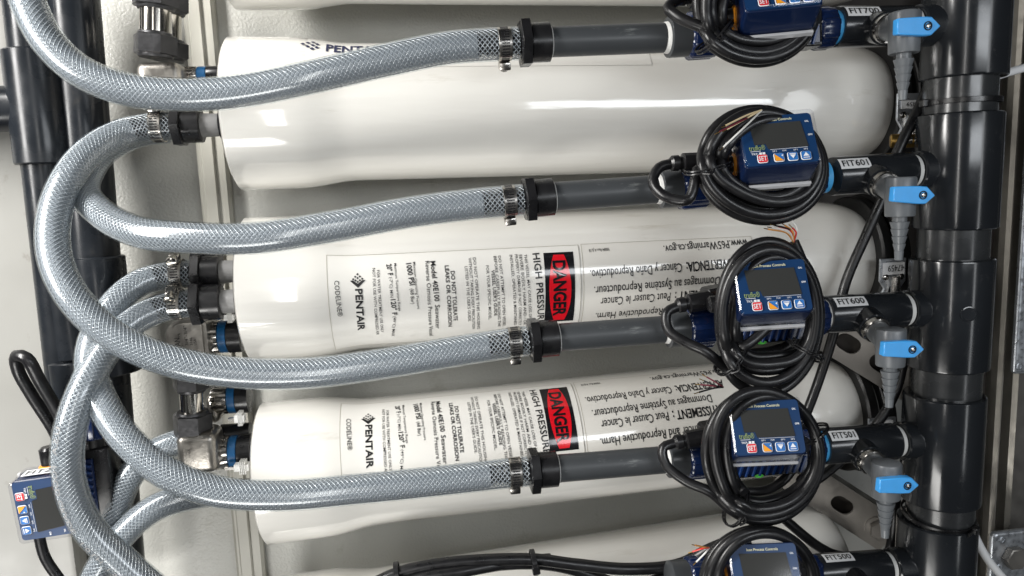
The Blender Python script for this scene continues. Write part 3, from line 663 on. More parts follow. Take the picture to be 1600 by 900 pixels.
    def f():
        mb = MB(); mb.add([(-.0054, 0.0001, bz + .0028), (.0010, 0.0001, bz - .0031), (-.0052, 0.0001, bz - .0031)], [(0, 1, 2)]); return mb
    part('diagonal_mark', cached('obtn', f, smooth=False), M['btnorange'], hd)
    # clear cover, open to the back: front plate, four sides, rim and a lip whitened as glare
    def f():
        mb = MB(); o_ = round_rect(HW, HH, .0035, 6); b_ = round_rect(HW * 1.02, HH * 1.04, .0045, 6); n = len(o_); fr = round_rect(HW - .0030, HH - .0030, .0030, 6)
        vs_ = [(x, -.0022, z) for x, z in fr] + [(x, -.0012, z) for x, z in o_] + [(x, .004, z) for x, z in o_] + [(x, HD, z) for x, z in b_]
        fs_ = [tuple(range(n))]
        for r_ in range(3): fs_ += [(r_*n + k, r_*n + (k+1) % n, (r_+1)*n + (k+1) % n, (r_+1)*n + k) for k in range(n)]
        mb.add(vs_, fs_); return mb
    part('clear_cover', cached('cover', f, ang=25), M['clear'], hd)
    def f():
        mb = MB(); o_ = round_rect(HW * 1.02 + .001, HH * 1.04 + .001, .0048, 6); i_ = round_rect(HW * 1.02 - .003, HH * 1.04 - .003, .004, 6); n = len(o_)
        vs_ = [(x, HD - .0024, z) for x, z in o_] + [(x, HD + .0004, z) for x, z in o_] + [(x, HD + .0004, z) for x, z in i_] + [(x, HD - .0024, z) for x, z in i_]
        fs_ = []
        for r_ in range(4): q2 = (r_ + 1) % 4; fs_ += [(r_*n + k, r_*n + (k+1) % n, q2*n + (k+1) % n, q2*n + k) for k in range(n)]
        mb.add(vs_, fs_)
        return mb
    part('cover_rim', cached('rim', f), M['clear'], hd)
    def f():
        mb = MB(); mb.box((0, HD - .0020, -HH / 2 - .0024), (HW * .93, .0050, .0024), bev=.0005); return mb
    part('cover_lip_glare', cached('lip', f), M['lip'], hd)  # pale strip, its white stands in for glare on clear plastic
    if tag:
        xs = -HW / 2 * 1.02 - .0006
        mb = MB(); mb.box((xs, HD * .50, .002), (.0003, .013, .036)); tg = part('name_tag', mb, M['tag'], hd)
        mt_ = Matrix(((0, 1, 0, xs - .0004), (0, 0, 1, HD * .50 - .0042), (1, 0, 0, -.0135), (0, 0, 0, 1)))
        lt = MB(); flat_text(lt, tag, 0, 0, .031, .0084, bold=.01, mt=mt_); part('lettering', lt, M['ink'], tg, smooth=False)
    return th
def head_matrix(ctr, roll_e1=(1, -.22, .045), away=(.20, .83, -.48)):
    a = Vector(away).normalized(); e1 = Vector(roll_e1); e1 = (e1 - e1.dot(a) * a).normalized(); e2 = e1.cross(a)
    mm = Matrix((e1, a, e2)).transposed().to_4x4(); mm.translation = ctr; return mm
HEADPX = [(1219, -28), (1217, 216), (1208, 446), (1199, 667), (1197, 893)]
WHERE = ['cut off by the top edge', 'second from the top, loose wire ends lying over it', 'in the middle of the rack under a tall cable coil', 'fourth from the top, its coil hanging below it', 'cut off by the bottom edge']
for i, r in enumerate(ROWS):
    A, B = P(*r['b'], YR), P(*r['tee'], YR); d = (B - A).normalized()
    # origin so that the left end of the collar sits at the tape
    org = A + d * 0.0925; mt = basis(d, (0, 0, 1), org); r['mt'] = mt; r['d'] = d
    hm = head_matrix(P(*HEADPX[i], -0.178))
    meter(mt, hm, 'flow meter with blue display ' + WHERE[i], tape2=M['tapeblue'] if i in (0, 1, 3) else M['tape'])
    r['head'] = hm
    # grey pipe nipple
    if r['a']:
        a = P(*r['a'], YR); L = (A - a).length; rr = .0118
        th = thing('pipe_nipple', 'grey plastic pipe between hose adapter and flow meter, %s row' % r['name'], 'pipe', 'short grey pipes left of the flow meters', mt=basis(A - a, (0, 0, 1), a))
        mb = MB(); mb.lathe([(-.004, rr), (L * .5, rr), (L, rr)], seg=48); part('pipe', mb, M['pvcgrey'], th)
        mb = MB(); mb.lathe([(L, rr * .93), (L + .0008, rr * 1.02), (L + .0055, rr * 1.10), (L + .006, rr * .9)], seg=48, rib=lambda x, q_, a: q_ + .00025 * math.sin(x * 5200 + a)); part('thread_tape', mb, M['tape'], th)
        h = P(*r['hex'], YR); hd_ = (a - h).normalized()
        adapter(h, hd_, 'black hexagon hose adapter joining hose to grey pipe, %s row' % r['name'])
        clamp(h - hd_ * .0125, hd_, .0121, math.radians(195 if i else 200), 'worm drive clamp at the right end of the %s row hose' % r['name'])
        r['hexw'] = h; r['hd'] = hd_
# ================================================================== TEES, VALVES, MANIFOLD
YM = YR
tapes = []
def tee(i, r):
    t0x = {0: 1305, 1: 1300, 2: 1288, 3: 1284, 4: 1272}[i]; t1x = {0: 1420, 1: 1420, 2: 1408, 3: 1396, 4: 1382}[i]
    yy = lambda x: r['tee'][1] + (r['man'][1] - r['tee'][1]) * (x - r['tee'][0]) / (r['man'][0] - r['tee'][0])
    A, B = P(t0x, yy(t0x), YR), P(t1x, yy(t1x), YR); L = (B - A).length; R = .0165
    c = Cyl(A, B, R); th = thing('pipe_tee', 'glossy black tee with white tag reading %s' % r['tag'], 'pipe tee', 'black tees with white name tags', mt=c.m)
    mb = MB(); mb.lathe([(0, R * .82), (0, R * .97), (.0012, R), (L * .5, R), (L - .001, R), (L, R * .96), (L, R * .8)], seg=56); part('body', mb, M['pvc'], th)
    # branch toward the viewer, drooping
    bd = Vector((-0.06, -1, (-.26, -.34, -.38, -.22, -.2)[i])); bd = (c.m.to_3x3().inverted() @ bd).normalized(); bx = L * .45
    bm_ = basis(bd, (0, 0, 1), (bx, 0, 0))
    mb = MB(); mb.lathe([(R * .5, .0125), (R + .004, .0128), (R + .0085, .0128), (R + .0095, .0118)], bm_, seg=40); part('branch', mb, M['pvc'], th)
    mb = MB(); mb.ring(R + .0095, R + .0150, .006, .0116, bm_, seg=40, bev=.0008); part('steel_ring', mb, M['steel'] if i in (0, 1, 2, 3, 4) else M['pvc'], th)
    # name tag wrapped on the upper front
    px0 = {0: 1321, 1: 1310, 2: 1303, 3: 1295, 4: 1285}[i]; px1 = {0: 1376, 1: 1360, 2: 1354, 3: 1339, 4: 1333}[i]
    py = {0: 16, 1: 255, 2: 471, 3: 680, 4: 871}[i]
    s0, tt = c.hit(px0 + 2, py + 1); s1, _ = c.hit(px1, py - 1); hh = .0105
    mb = MB(); c.poly(mb, [(s0, tt + hh/2), (s1, tt + hh/2), (s1, tt - hh/2), (s0, tt - hh/2)], .0003, 6); tg = part('name_tag', mb, M['tag'], th)
    lt = MB(); c.text(lt, r['tag'], (s0 + .0022, tt), (s1 - .0022, tt), .0062, .0007, .01); part('lettering', lt, M['ink'], tg, smooth=False)
    mb = MB(); mb.lathe([(L, .0128), (L + .0005, .0140), (L + .0048, .0140), (L + .005, .012)], seg=40, rib=lambda x, q_, a: q_ + .0002 * math.sin(x * 5200)); part('thread_tape', mb, M['tape'], th)
    r['branch'] = (c.m @ Vector((bx, 0, 0)), (c.m.to_3x3() @ bd).normalized(), R)
    r['tee_end'] = B; r['L'] = L
    return th
for i, r in enumerate(ROWS): tee(i, r)
VALVEPX = [(1431, 60), (1414, 300), (1406, 530), (1396, 732)]
def valve(i, r):
    o, bd, R = r['branch']
    body_c = o + bd * (R + .036)
    th = thing('sampling_valve', 'grey sampling valve with blue lever and stepped hose tail on the %s' % r['tag'] + ' tee', 'valve', 'grey sampling valves with blue levers', mt=Matrix.Translation(body_c) @ Matrix.Scale(.84, 4))
    k = body_c
    tilt = Vector((.00, .02, 1)).normalized(); loc = lambda v: v
    bm_ = basis(bd, (0, 0, 1), -bd * .038)
    mb = MB(); mb.lathe([(.000, .0098), (.001, .0108), (.011, .0112), (.030, .0118), (.038, .0118)], bm_, seg=40)
    part('inlet', mb, M['valvegrey'], th)
    up = basis(tilt, (0, -1, 0), (0, 0, 0))
    mb = MB(); R2 = .0138
    mb.lathe([(-.0205, R2 * .80), (-.0205, R2 * .92), (-.0195, R2 * .96), (.0000, R2), (.0145, R2 * 1.02), (.0160, R2 * .97), (.0166, R2 * .85)], up, seg=48); part('body', mb, M['valvegrey'], th)
    # lever
    lv = Matrix.Translation((0, -.0165, .000)) @ Matrix.Rotation(math.radians(4 if i else 0), 4, 'Y')
    mb = MB(); mb.prism([(-.0205, -.0068), (-.0205, .0068), (.0040, .0082), (.0125, .0080), (.0215, 0.0), (.0125, -.0080), (.0040, -.0082)], -.0035, .0040, lv, bev=.0008); lvr = part('lever', mb, M['handle'], th)
    mb = MB(); mb.lathe([(0, .0040), (.0012, .0040), (.0012, .0031), (.0002, .0030)], lv @ basis((0, -1, 0), (0, 0, 1), (.0085, -.0031, 0)), 24); part('screw_seat', mb, M['signblack'], lvr)
    mb = MB(); mb.lathe([(0, .0022), (.0018, .0021), (.0022, .0012)], lv @ basis((0, -1, 0), (0, 0, 1), (.0085, -.0032, 0)), 18); mb.box((.0085, -.0055, 0), (.0030, .0004, .0007), lv); part('screw', mb, M['steel'], lvr)
    mb = MB(); mb.lathe([(0, .006), (.006, .006)], basis((0, -1, 0), (0, 0, 1), (0, -.0105, 0)), 24); part('stem', mb, M['valvegrey'], th)
    pr = [(.0205, .0064), (.0255, .0064)]
    rr = .0088; x = .0258
    for s_ in range(4): pr += [(x, rr), (x + .0068, rr - .0020)]; x += .0070; rr -= .0010
    pr += [(x, .0042), (x + .0085, .0036), (x + .0088, .0026)]
    dn = basis(-tilt, (0, -1, 0)); mb = MB(); mb.lathe(pr, dn, seg=36); part('hose_tail', mb, M['valvegrey'], th)
for i in range(4): valve(i, ROWS[i])
# manifold
ma = P(1510, 0, YM); mbt = P(1460, 900, YM); ax = lambda z: Vector((ma.x + (mbt.x - ma.x) * (ma.z - z) / (ma.z - mbt.z), YM, z))
zof = lambda py, px=1490: P(px, py, YM).z
RC, RP = .0338, .0286
th = thing('manifold', 'tall dark plastic manifold of glossy couplings on the right side', 'manifold', loc=ax(0))
spans = [(-200, 124, 0), (178, 356, 1), (402, 571, 2), (613, 776, 3), (807, 1100, 4)]
mb = MB(); mb.lathe([(-.62, RP), (.62, RP)], basis((0, 0, 1), (0, -1, 0), (0, 0, 0)), 72); part('pipe', mb, M['pvclight'], th)
for y0, y1, k in spans:
    z0, z1_ = zof(y1), zof(y0); c_ = ax((z0 + z1_) / 2) - ax(0)
    mb = MB(); h = (z1_ - z0) / 2; mt_ = basis((0, 0, 1), (0, -1, 0), c_)
    mb.lathe([(-h, RP - .001), (-h, RC - .0015), (-h + .0010, RC - .0002), (-h + .002, RC), (h - .002, RC), (h - .0010, RC - .0002), (h, RC - .0015), (h, RP - .001)], mt_, 96, close=False); cp = part('coupling', mb, M['pvc'], th)
    if k == 2:
        mb = MB(); cc = Cyl(Vector((0, 0, 0)), Vector((0, 0, 1)), RC); dd = P(1511, 490, YM - RC * .9) - ax(0)
        n_ = Vector((dd.x - c_.x, dd.y, 0)).normalized(); mb.lathe([(0, .0068), (.0009, .0066), (.0011, .0058), (.0006, .0055)], basis(n_, (0, 0, 1), Vector((c_.x, 0, dd.z)) + n_ * (RC - .0003)), 28); part('moulding_mark', mb, M['pvc'], cp)
for i, r in enumerate(ROWS):
    B = r['tee_end']; d = r['d']; C_ = ax(P(*r['man'], YM).z)
    st = B + (C_ - B).normalized() * .0055; L = (C_ - st).length
    mb = MB(); mb.lathe([(0, .0135), (0, .0160), (.0012, .0172), (L * .75, .0172)], basis(C_ - st, (0, 0, 1), st), 56); wpart('socket', mb, M['pvc'], th)
lt = MB(); R_ = RP
for k, s_ in enumerate(['2" PPF']):
    vs_, fs_ = text_geo(s_, .02); z0 = zof(176); z1_ = zof(126); out = []
    for u, v in vs_:
        zz = z0 + u * (z1_ - z0) * .96; an = -.62 - (v - .5) * .010 / R_; c_ = ax(zz) - ax(0); out.append((c_.x + (R_ + .0004) * math.sin(an), -(R_ + .0004) * math.cos(an), zz))
    lt.add(out, fs_)
wlt = part('lettering', lt, M['ink'], th, smooth=False)
def ziptie(z, R, lab, c, head_ang, tail=True, tilt=0.0, axis=(0, 0, 1)):
    mt = basis(Vector(axis) + Vector((0, tilt, 0)), (0, -1, 0), c); t_ = thing('cable_tie', lab, 'cable tie', 'black cable ties', mt=mt)
    mb = MB(); mb.ring(-.0022, .0022, R, R + .0012, seg=64, bev=.0003); part('strap', mb, M['black'], t_)
    mb = MB(); mb.box((0, 0, R + .003), (.0065, .0075, .005), Matrix.Rotation(head_ang, 4, 'X'), bev=.0008); part('head', mb, M['black'], t_)
    if tail: mb = MB(); mb.box((.000, .008, R + .003), (.004, .012, .0010), Matrix.Rotation(head_ang, 4, 'X')); part('tail', mb, M['black'], t_)
ziptie(0, RP + .0012, 'black cable tie round the manifold just below the top coupling', ax(zof(160)), math.radians(-95), False)
ziptie(0, RP + .0012, 'black cable tie round the manifold with its square head in front, near the bottom', ax(zof(800)), math.radians(28), True, -.14)
# ================================================================== RIGHT SIDE STEELWORK
def vbox(name, px0, px1, py, Y0, Y1, z0, z1_, material, parent, bev=.001):
    a, b = P(px0, py, Y0), P(px1, py, Y0); mb = MB(); mb.box(((a.x + b.x)/2, (Y0 + Y1)/2, (z0 + z1_)/2), (abs(b.x - a.x), Y1 - Y0, z1_ - z0), bev=bev); return part(name, mb, material, parent)
th = thing('steel_column', 'dark steel channel column along the right edge', 'column', loc=(0, 0, 0))
vbox('web', 1500, 1545, 450, .050, .056, -.7, .7, M['frame'], th)
vbox('side_flange', 1538, 1552, 450, -.010, .050, -.7, .7, M['frame'], th, .003)
vbox('inner_web', 1552, 1582, 450, .020, .026, -.7, .7, M['frame'], th)
vbox('lip', 1571, 1580, 450, -.020, .0195, -.7, .7, M['rail'], th, .004)
vbox('outer_web', 1580, 1700, 450, .030, .036, -.7, .7, M['strut'], th)
vbox('outer_lip', 1596, 1606, 450, -.010, .029, -.7, .7, M['rail'], th, .004)
def gplate(x0, y0, x1, y1, Y, lab, bolt=None, holes=()):
    a, b = P(x0, y0, Y), P(x1, y1, Y); a.x = P(x0, y1 if y0 < 0 else y0, Y).x; c = (a + b) / 2; wd, ht = b.x - a.x, a.z - b.z
    t_ = thing('galvanised_plate', lab, 'steel plate', 'galvanised plates on the right column', loc=c)
    mb = MB(); mb.prism(round_rect(wd, ht, .004), 0, .005, bev=.001); part('plate', mb, M['galv'], t_)
    mb = MB(); o_ = round_rect(wd - .003, ht - .003, .0035); i_ = round_rect(wd - .006, ht - .006, .003); n = len(o_)
    mb.add([(x, -.0002, z) for x, z in o_] + [(x, -.0009, z) for x, z in i_], [(k, (k+1) % n, n + (k+1) % n, n + k) for k in range(n)]); mb.add([(x, -.0009, z) for x, z in i_], [tuple(range(n))]); part('raised_field', mb, M['galv'], t_)
    for (hx, hy) in holes:
        p = P(hx, hy, Y) - c; mb = MB(); mb.lathe([(0, .0034), (.0012, .0036), (.0014, .0026), (.0006, .0022)], basis((0, -1, 0), (0, 0, 1), (p.x, -.0006, p.z)), 20); part('rivet', mb, M['galv'], t_)
    if bolt:
        p = P(bolt[0], bolt[1], Y) - c; mb = MB(); hexprof(mb, 0, .0085, .0125, basis((0, -1, 0), (0, 0, 1), (p.x, -.001, p.z)), .0008); bo = part('bolt_head', mb, M['strut'], t_)
    return t_
gplate(1584, -120, 1660, 579, -.045, 'tall galvanised plate cut off by the right edge', holes=((1591, 572),))
gplate(1551, 833, 1680, 990, -.050, 'galvanised plate with hexagon bolt in the lower right corner', (1580, 868), ((1565, 843), (1560, 886)))
# slotted struts
def strut(p0, p1, wd, Y0, Y1, slots, lab, bolt=None):
    a, b = P(*p0, Y0), P(*p1, Y1); mt = basis(b - a, (0, 0, 1), a); L = (b - a).length
    t_ = thing('slotted_strut', lab, 'strut', 'slotted steel struts behind the valves', mt=mt)
    # plate with real slots: strips above and below, bridges between
    mb = MB(); h = wd / 2; sh = wd * .21; T = .003
    mb.box((L/2, 0, (h + sh)/2), (L, T, h - sh)); mb.box((L/2, 0, -(h + sh)/2), (L, T, h - sh))
    edges = [0.0]
    for s in slots: edges += [s - .012, s + .012]
    edges.append(L)
    for k in range(0, len(edges), 2): mb.box(((edges[k] + edges[k+1])/2, 0, 0), (edges[k+1] - edges[k], T, sh * 2))
    for s in slots:
        for e_, sg in ((s - .012, 1), (s + .012, -1)):
            for zz in (-1, 1):
                pts = [(e_, zz * sh), (e_ + sg * sh, zz * sh)] + [(e_ + sg * sh * (1 - math.sin(an)), zz * sh * math.cos(an)) for an in (0.4, .8, 1.2)] + [(e_, 0)]
                mb.prism(pts, -T/2, T/2)
    part('web', mb, M['strut'], t_, smooth=False)
    mb = MB(); mb.box((L/2, .010, h - .0015), (L, .017, .003)); mb.box((L/2, .010, -h + .0015), (L, .017, .003)); part('flanges', mb, M['strut'], t_)
    mb = MB(); mb.box((L/2, .0165, 0), (L * .98, .002, wd * .9)); part('dark_slot_backing', mb, M['frame'], t_)  # dark sheet added so the open slots look shaded inside
    if bolt:
        mb = MB(); mb.lathe([(0, .013), (.002, .013)], basis((0, -1, 0), (0, 0, 1), (bolt, -T/2, 0)), 28); hexprof(mb, .002, .009, .0095, basis((0, -1, 0), (0, 0, 1), (bolt, -T/2, 0))); part('bolt', mb, M['strut'], t_)
strut((1285, 512), (1440, 606), .040, -.035, -.075, (.028, .064), 'slotted steel strut running down right behind the third valve')
strut((1225, 730), (1392, 838), .040, .010, -.03, (.028, .070), 'slotted steel strut with a hexagon bolt behind the fourth valve', .112)
# black diagonal cables and hoses behind
def rod(pts, r, lab, name='cable', cat='cable', material=None, group=None, seg=12, step=.004):
    pp = [P(*p) for p in pts]; path = catmull(pp, step); c = path[0]; o = MB(); tube_geo(o, [p - c for p in path], r, seg)
    ob = part(name, o, material or M['rubber']); ob.location = c; tagtop(ob, lab, cat, group); return ob
GB = 'black tubes running diagonally behind the valves'
rod([(1462, 108, -.09), (1440, 160, -.09), (1405, 232, -.09), (1392, 262, -.09)], .0046, 'black tube slanting down from the manifold past the upper bracket', group=GB)
rod([(1388, 290, -.082), (1352, 370, -.080), (1322, 440, -.078), (1300, 530, -.078), (1258, 650, -.078), (1236, 690, -.078)], .0045, 'long black tube slanting down left across the middle vessel end', group=GB)
rod([(1413, 560, -.085), (1400, 610, -.085), (1372, 660, -.085), (1300, 732, -.08), (1240, 775, -.08), (1130, 862, -.08)], .0045, 'black tube slanting down left under the third valve to the lower coil', group=GB)
rod([(1400, 780, -.05), (1395, 830, -.05), (1388, 870, -.05)], .0048, 'short black tube beside the lowest hose tail', group=GB)
rod([(1440, 380, -.05), (1432, 430, -.05), (1425, 470, -.05)], .004, 'short black tube beside the manifold behind the second valve', group=GB)
rod([(1200, 790, -.07), (1300, 865, -.07), (1370, 872, -.07), (1440, 880, -.06)], .0048, 'black cable running right behind the bottom tee', group=GB)
# white cables
rod([(1528, 128, -.085), (1560, 118, -.08), (1600, 106, -.075), (1660, 90, -.07)], .0038, 'white cable leaving the manifold to the upper right', material=M['whitecable'], group='white cables by the manifold')
rod([(1500, 770, -.085), (1508, 792, -.085), (1520, 830, -.085), (1542, 872, -.085), (1575, 912, -.085)], .0040, 'white cable curving down to the lower right corner', material=M['whitecable'], group='white cables by the manifold')
# ================================================================== LEFT PIPEWORK
def vlathe(name, px0, py0, px1, py1, wpx, Y, material, parent, prof=None, seg=56):
    a, b = P(px0, py0, Y), P(px1, py1, Y); r = pxr((px0+px1)/2, (py0+py1)/2, Y, wpx); L = (b - a).length
    mb = MB(); mb.lathe([(0, r * .95), (.0012, r), (L - .0012, r), (L, r * .95)], basis(b - a, (0, -1, 0), a), seg); return wpart(name, mb, material, parent)
YA, YB = .020, .030
th = thing('drain_pipe', 'dark pipe with a side tee at the far left', 'pipe', loc=P(60, 170, YA))
vlathe('pipe', 33, -60, 118, 700, 62, YA, M['pvcold'], th)
vlathe('tee_body', 52, 80, 73, 257, 88, YA, M['pvcold'], th)
a = P(62, 168, YA); r_ = pxr(62, 168, YA, 70); mb = MB(); mb.lathe([(0, r_), (.050, r_), (.056, r_ * 1.12), (.12, r_ * 1.12)], basis((-1, 0, -.02), (0, 0, 1), a), 56); wpart('branch', mb, M['pvcold'], th)
vlathe('coupling', 104, 440, 120, 558, 66, YA, M['pvcold'], th)
vlathe('coupling', 118, 560, 130, 650, 78, YA, M['pvcold'], th)
lt = MB(); cA = Cyl(P(33, -60, YA), P(118, 700, YA), pxr(80, 300, YA, 62))
for s_, (y0, y1) in (('ASTM D1785', (345, 420)), ('NSF', (500, 530))):
    p0, p1 = cA.hit(y0 * .112 + 66 - 0, y0), cA.hit(y1 * .112 + 66, y1)
    loc_ = MB(); cA.text(loc_, s_, p0, (p1[0], p0[1]), .007, .0005); lt = MB(); lt.add(loc_.v, loc_.f, cA.m); wpart('lettering', lt, M['tapegrey'], th, smooth=False)
th = thing('supply_pipe', 'thicker dark pipe standing right of the far left pipe', 'pipe', loc=P(150, 400, YB))
vlathe('pipe', 110, -60, 196, 960, 71, YB, M['pvcold'], th)
vlathe('coupling', 152, 400, 163, 512, 78, YB - .002, M['pvcold'], th)
vlathe('coupling', 170, 545, 177, 582, 88, YB, M['pvcold'], th)
# left flow meter, flow axis upright, display turned a quarter
dn = (P(176, 880, -.005) - P(150, 660, -.005)).normalized()
mtL = basis(dn, (1, 0, 0), P(160, 760, -.005))
hL = Matrix((Vector((.18, .02, -1)).normalized(), Vector((.30, .92, .09)).normalized(), Vector((1, -.28, .18)).normalized())).transposed()
e1 = Vector((.04, .03, -1)).normalized(); aw = Vector((-.07, 1.0, .0)); aw = (aw - aw.dot(e1) * e1).normalized(); e2 = e1.cross(aw)
hm = Matrix((e1, aw, e2)).transposed().to_4x4(); hm.translation = P(67, 796, -.052)
meter(mtL, hm, 'flow meter turned sideways on the left pipe, tagged FIT200', tag='FIT200', tape2=M['tapegrey'])
rod([(115, 735, -.03), (112, 700, -.03), (96, 655, -.03), (62, 595, -.035), (42, 560, -.04), (26, 556, -.035), (28, 578, -.03), (50, 618, -.025), (82, 668, -.02), (100, 705, -.02)], .0052, 'black cable looping up beside the left flow meter')
rod([(70, 735, .0), (45, 760, .01), (38, 800, .01)], .0040, 'short black cable behind the display of the left flow meter')
rod([(60, 832, -.02), (70, 870, -.02), (100, 915, -.02), (130, 960, -.02)], .0046, 'black cable leaving the left flow meter downward')
# ================================================================== BRAIDED HOSES
HR = .0128
def braided(pts, lab, r=HR, dark_end=0.0, dark_start=0.0, text=None):
    pp = [p.copy() if isinstance(p, Vector) else P(*p) for p in pts]; path = catmull(pp, .003); c0 = path[0].copy(); path = [p - c0 for p in path]
    th = thing('braided_hose', lab, 'hose', 'clear braided hoses', loc=c0)
    # arc length resample
    arr = np.array([tuple(p) for p in path]); seg = np.linalg.norm(np.diff(arr, axis=0), axis=1); S = np.concatenate([[0], np.cumsum(seg)]); L = S[-1]
    n = int(L / .003) + 1; ss = np.linspace(0, L, n); arr = np.stack([np.interp(ss, S, arr[:, k]) for k in range(3)], 1)
    for _ in range(3): arr[1:-1] = (arr[:-2] + 2 * arr[1:-1] + arr[2:]) / 4
    path = [Vector(p) for p in arr]; T, Ns, B = frames(path)
    mb = MB(); tube_geo(mb, path, r, 28, caps=False); part('clear_skin', mb, M['skin'], th)
    i0 = int(dark_start / .003); i1 = n - int(dark_end / .003)
    mb = MB(); tube_geo(mb, path[i0:i1], r * .80, 20); part('bore', mb, M['core'], th)
    # braid threads
    Na = np.array([tuple(v) for v in Ns]); Ba = np.array([tuple(v) for v in B])
    NT = 16; pitch = .060; stp = .0021; m_ = int(L / stp); sm = np.linspace(0, L, m_)
    C = np.stack([np.interp(sm, ss, arr[:, k]) for k in range(3)], 1); NN = np.stack([np.interp(sm, ss, Na[:, k]) for k in range(3)], 1); BB = np.stack([np.interp(sm, ss, Ba[:, k]) for k in range(3)], 1)
    V, Fc, off = [], [], 0; hw, hh = .00040, .00034
    for sgn in (1, -1):
        for k in range(NT):
            ph = sgn * 2 * np.pi * sm / pitch + 2 * np.pi * k / NT
            rad = NN * np.cos(ph)[:, None] + BB * np.sin(ph)[:, None]; rr = r * .885 + (.0002 if sgn > 0 else -.0002)
            ctr = C + rad * rr; tan = np.gradient(ctr, axis=0); tan /= np.linalg.norm(tan, axis=1)[:, None]; side = np.cross(tan, rad)
            q_ = np.stack([ctr + side * hw, ctr + rad * hh, ctr - side * hw, ctr - rad * hh], 1).reshape(-1, 3)
            V.append(q_); b_ = off + 4 * np.arange(m_ - 1)[:, None, None]
            kk = np.arange(3)[None, :, None]    # three visible sides are enough
            idx = np.concatenate([b_ + np.array([[[0, 1, 5, 4], [1, 2, 6, 5], [2, 3, 7, 6], [3, 0, 4, 7]]])], 1).reshape(-1, 4); Fc.append(idx); off += 4 * m_
    V = np.concatenate(V); Fc = np.concatenate(Fc); me = bpy.data.meshes.new('braid')
    me.vertices.add(len(V)); me.vertices.foreach_set('co', V.astype(np.float32).ravel()); me.loops.add(Fc.size); me.loops.foreach_set('vertex_index', Fc.astype(np.int32).ravel())
    me.polygons.add(len(Fc)); me.polygons.foreach_set('loop_start', np.arange(0, Fc.size, 4, dtype=np.int32)); me.update(calc_edges=True); me.shade_smooth(); me.materials.append(M['braid'])
    o = bpy.data.objects.new('braid', me); COL.objects.link(o); o.parent = th; o['kind'] = 'stuff'
    if text:
        s_, a0, a1, off_ang = text; vs_, fs_ = text_geo(s_, .01); out = []
        for u, v in vs_:
            sc = a0 + (a1 - a0) * u; i = min(n - 2, max(0, int(sc / L * (n - 1))))
            an = off_ang + (v - .5) * .0045 / r; out.append(path[i] + (T[i] * (sc - ss[i])) + (Ns[i] * math.cos(an) + B[i] * math.sin(an)) * (r + .0004))
        lt = MB(); lt.add(out, fs_); part('lettering', lt, M['tapegrey'], th, smooth=False)
    return th
def rowend(r): return r['hexw'] - r['hd'] * .001
R1, R2_, R3, R4_ = ROWS[0], ROWS[1], ROWS[2], ROWS[3]
braided([(22, -60, -.07), (42, 0, -.08), (72, 60, -.085), (120, 108, -.09), (190, 138, -.095), (280, 148, -.10), (370, 143, -.105), (480, 122, -.11), (600, 95, -.11), (700, 75, -.11), (755, 70.5, -.11), rowend(R1)], 'clear braided hose sweeping from the top left corner into the top row', dark_end=.036)
hoseA = braided([(268, 197, .000), (236, 199, -.002), (190, 209, -.012), (140, 238, -.035), (103, 285, -.058), (84, 340, -.072), (85, 400, -.085), (108, 455, -.095), (152, 505, -.102), (215, 545, -.107), (290, 570, -.11), (380, 583, -.11), (480, 583, -.11), (600, 568, -.11), (700, 551, -.11), (770, 540, -.11), rowend(R3)], 'clear braided hose making the wide front loop from the upper fitting to the third row', dark_end=.036, dark_start=.036)
braided([(262, 202, .022), (215, 208, .018), (165, 232, .004), (137, 268, -.018), (131, 300, -.038), (160, 335, -.062), (215, 362, -.085), (290, 371, -.10), (400, 372, -.11), (520, 354, -.11), (640, 332, -.11), (740, 319, -.11), rowend(R2_)], 'clear braided hose from behind the upper loop to the second row', dark_end=.036)
braided([(300, 427, -.002), (262, 430, -.002), (215, 444, -.012), (175, 480, -.028), (147, 530, -.045), (142, 580, -.060), (165, 640, -.075), (205, 695, -.09), (262, 740, -.102), (340, 768, -.108), (440, 774, -.11), (560, 764, -.11), (680, 752, -.11), (770, 742, -.11), rowend(R4_)], 'clear braided hose crossing behind the big loop and running into the fourth row', dark_end=.036, dark_start=.036)
braided([(300, 474, -.022), (262, 479, -.024), (212, 500, -.038), (165, 548, -.055), (130, 610, -.075), (108, 680, -.085), (108, 750, -.085), (135, 820, -.085), (185, 872, -.085), (245, 925, -.085), (300, 970, -.08)], 'clear braided hose with faint print curving past the left flow meter to the bottom edge', dark_start=.034, text=('U.S.A   FOOD GRADE   1.0 LH  1.5 LB 0 250 MAX 0.L5', .15, .36, .95))
braided([(310, 686, .010), (275, 692, .008), (228, 715, .002), (193, 762, -.006), (178, 815, -.012), (170, 880, -.014), (165, 960, -.014)], 'clear braided hose coming out behind the lowest elbow, short visible stretch')
braided([(350, 768, -.010), (300, 775, -.016), (245, 792, -.022), (198, 828, -.028), (160, 880, -.032), (130, 940, -.034)], 'clear braided hose running down left from below the lowest elbow to the bottom edge')
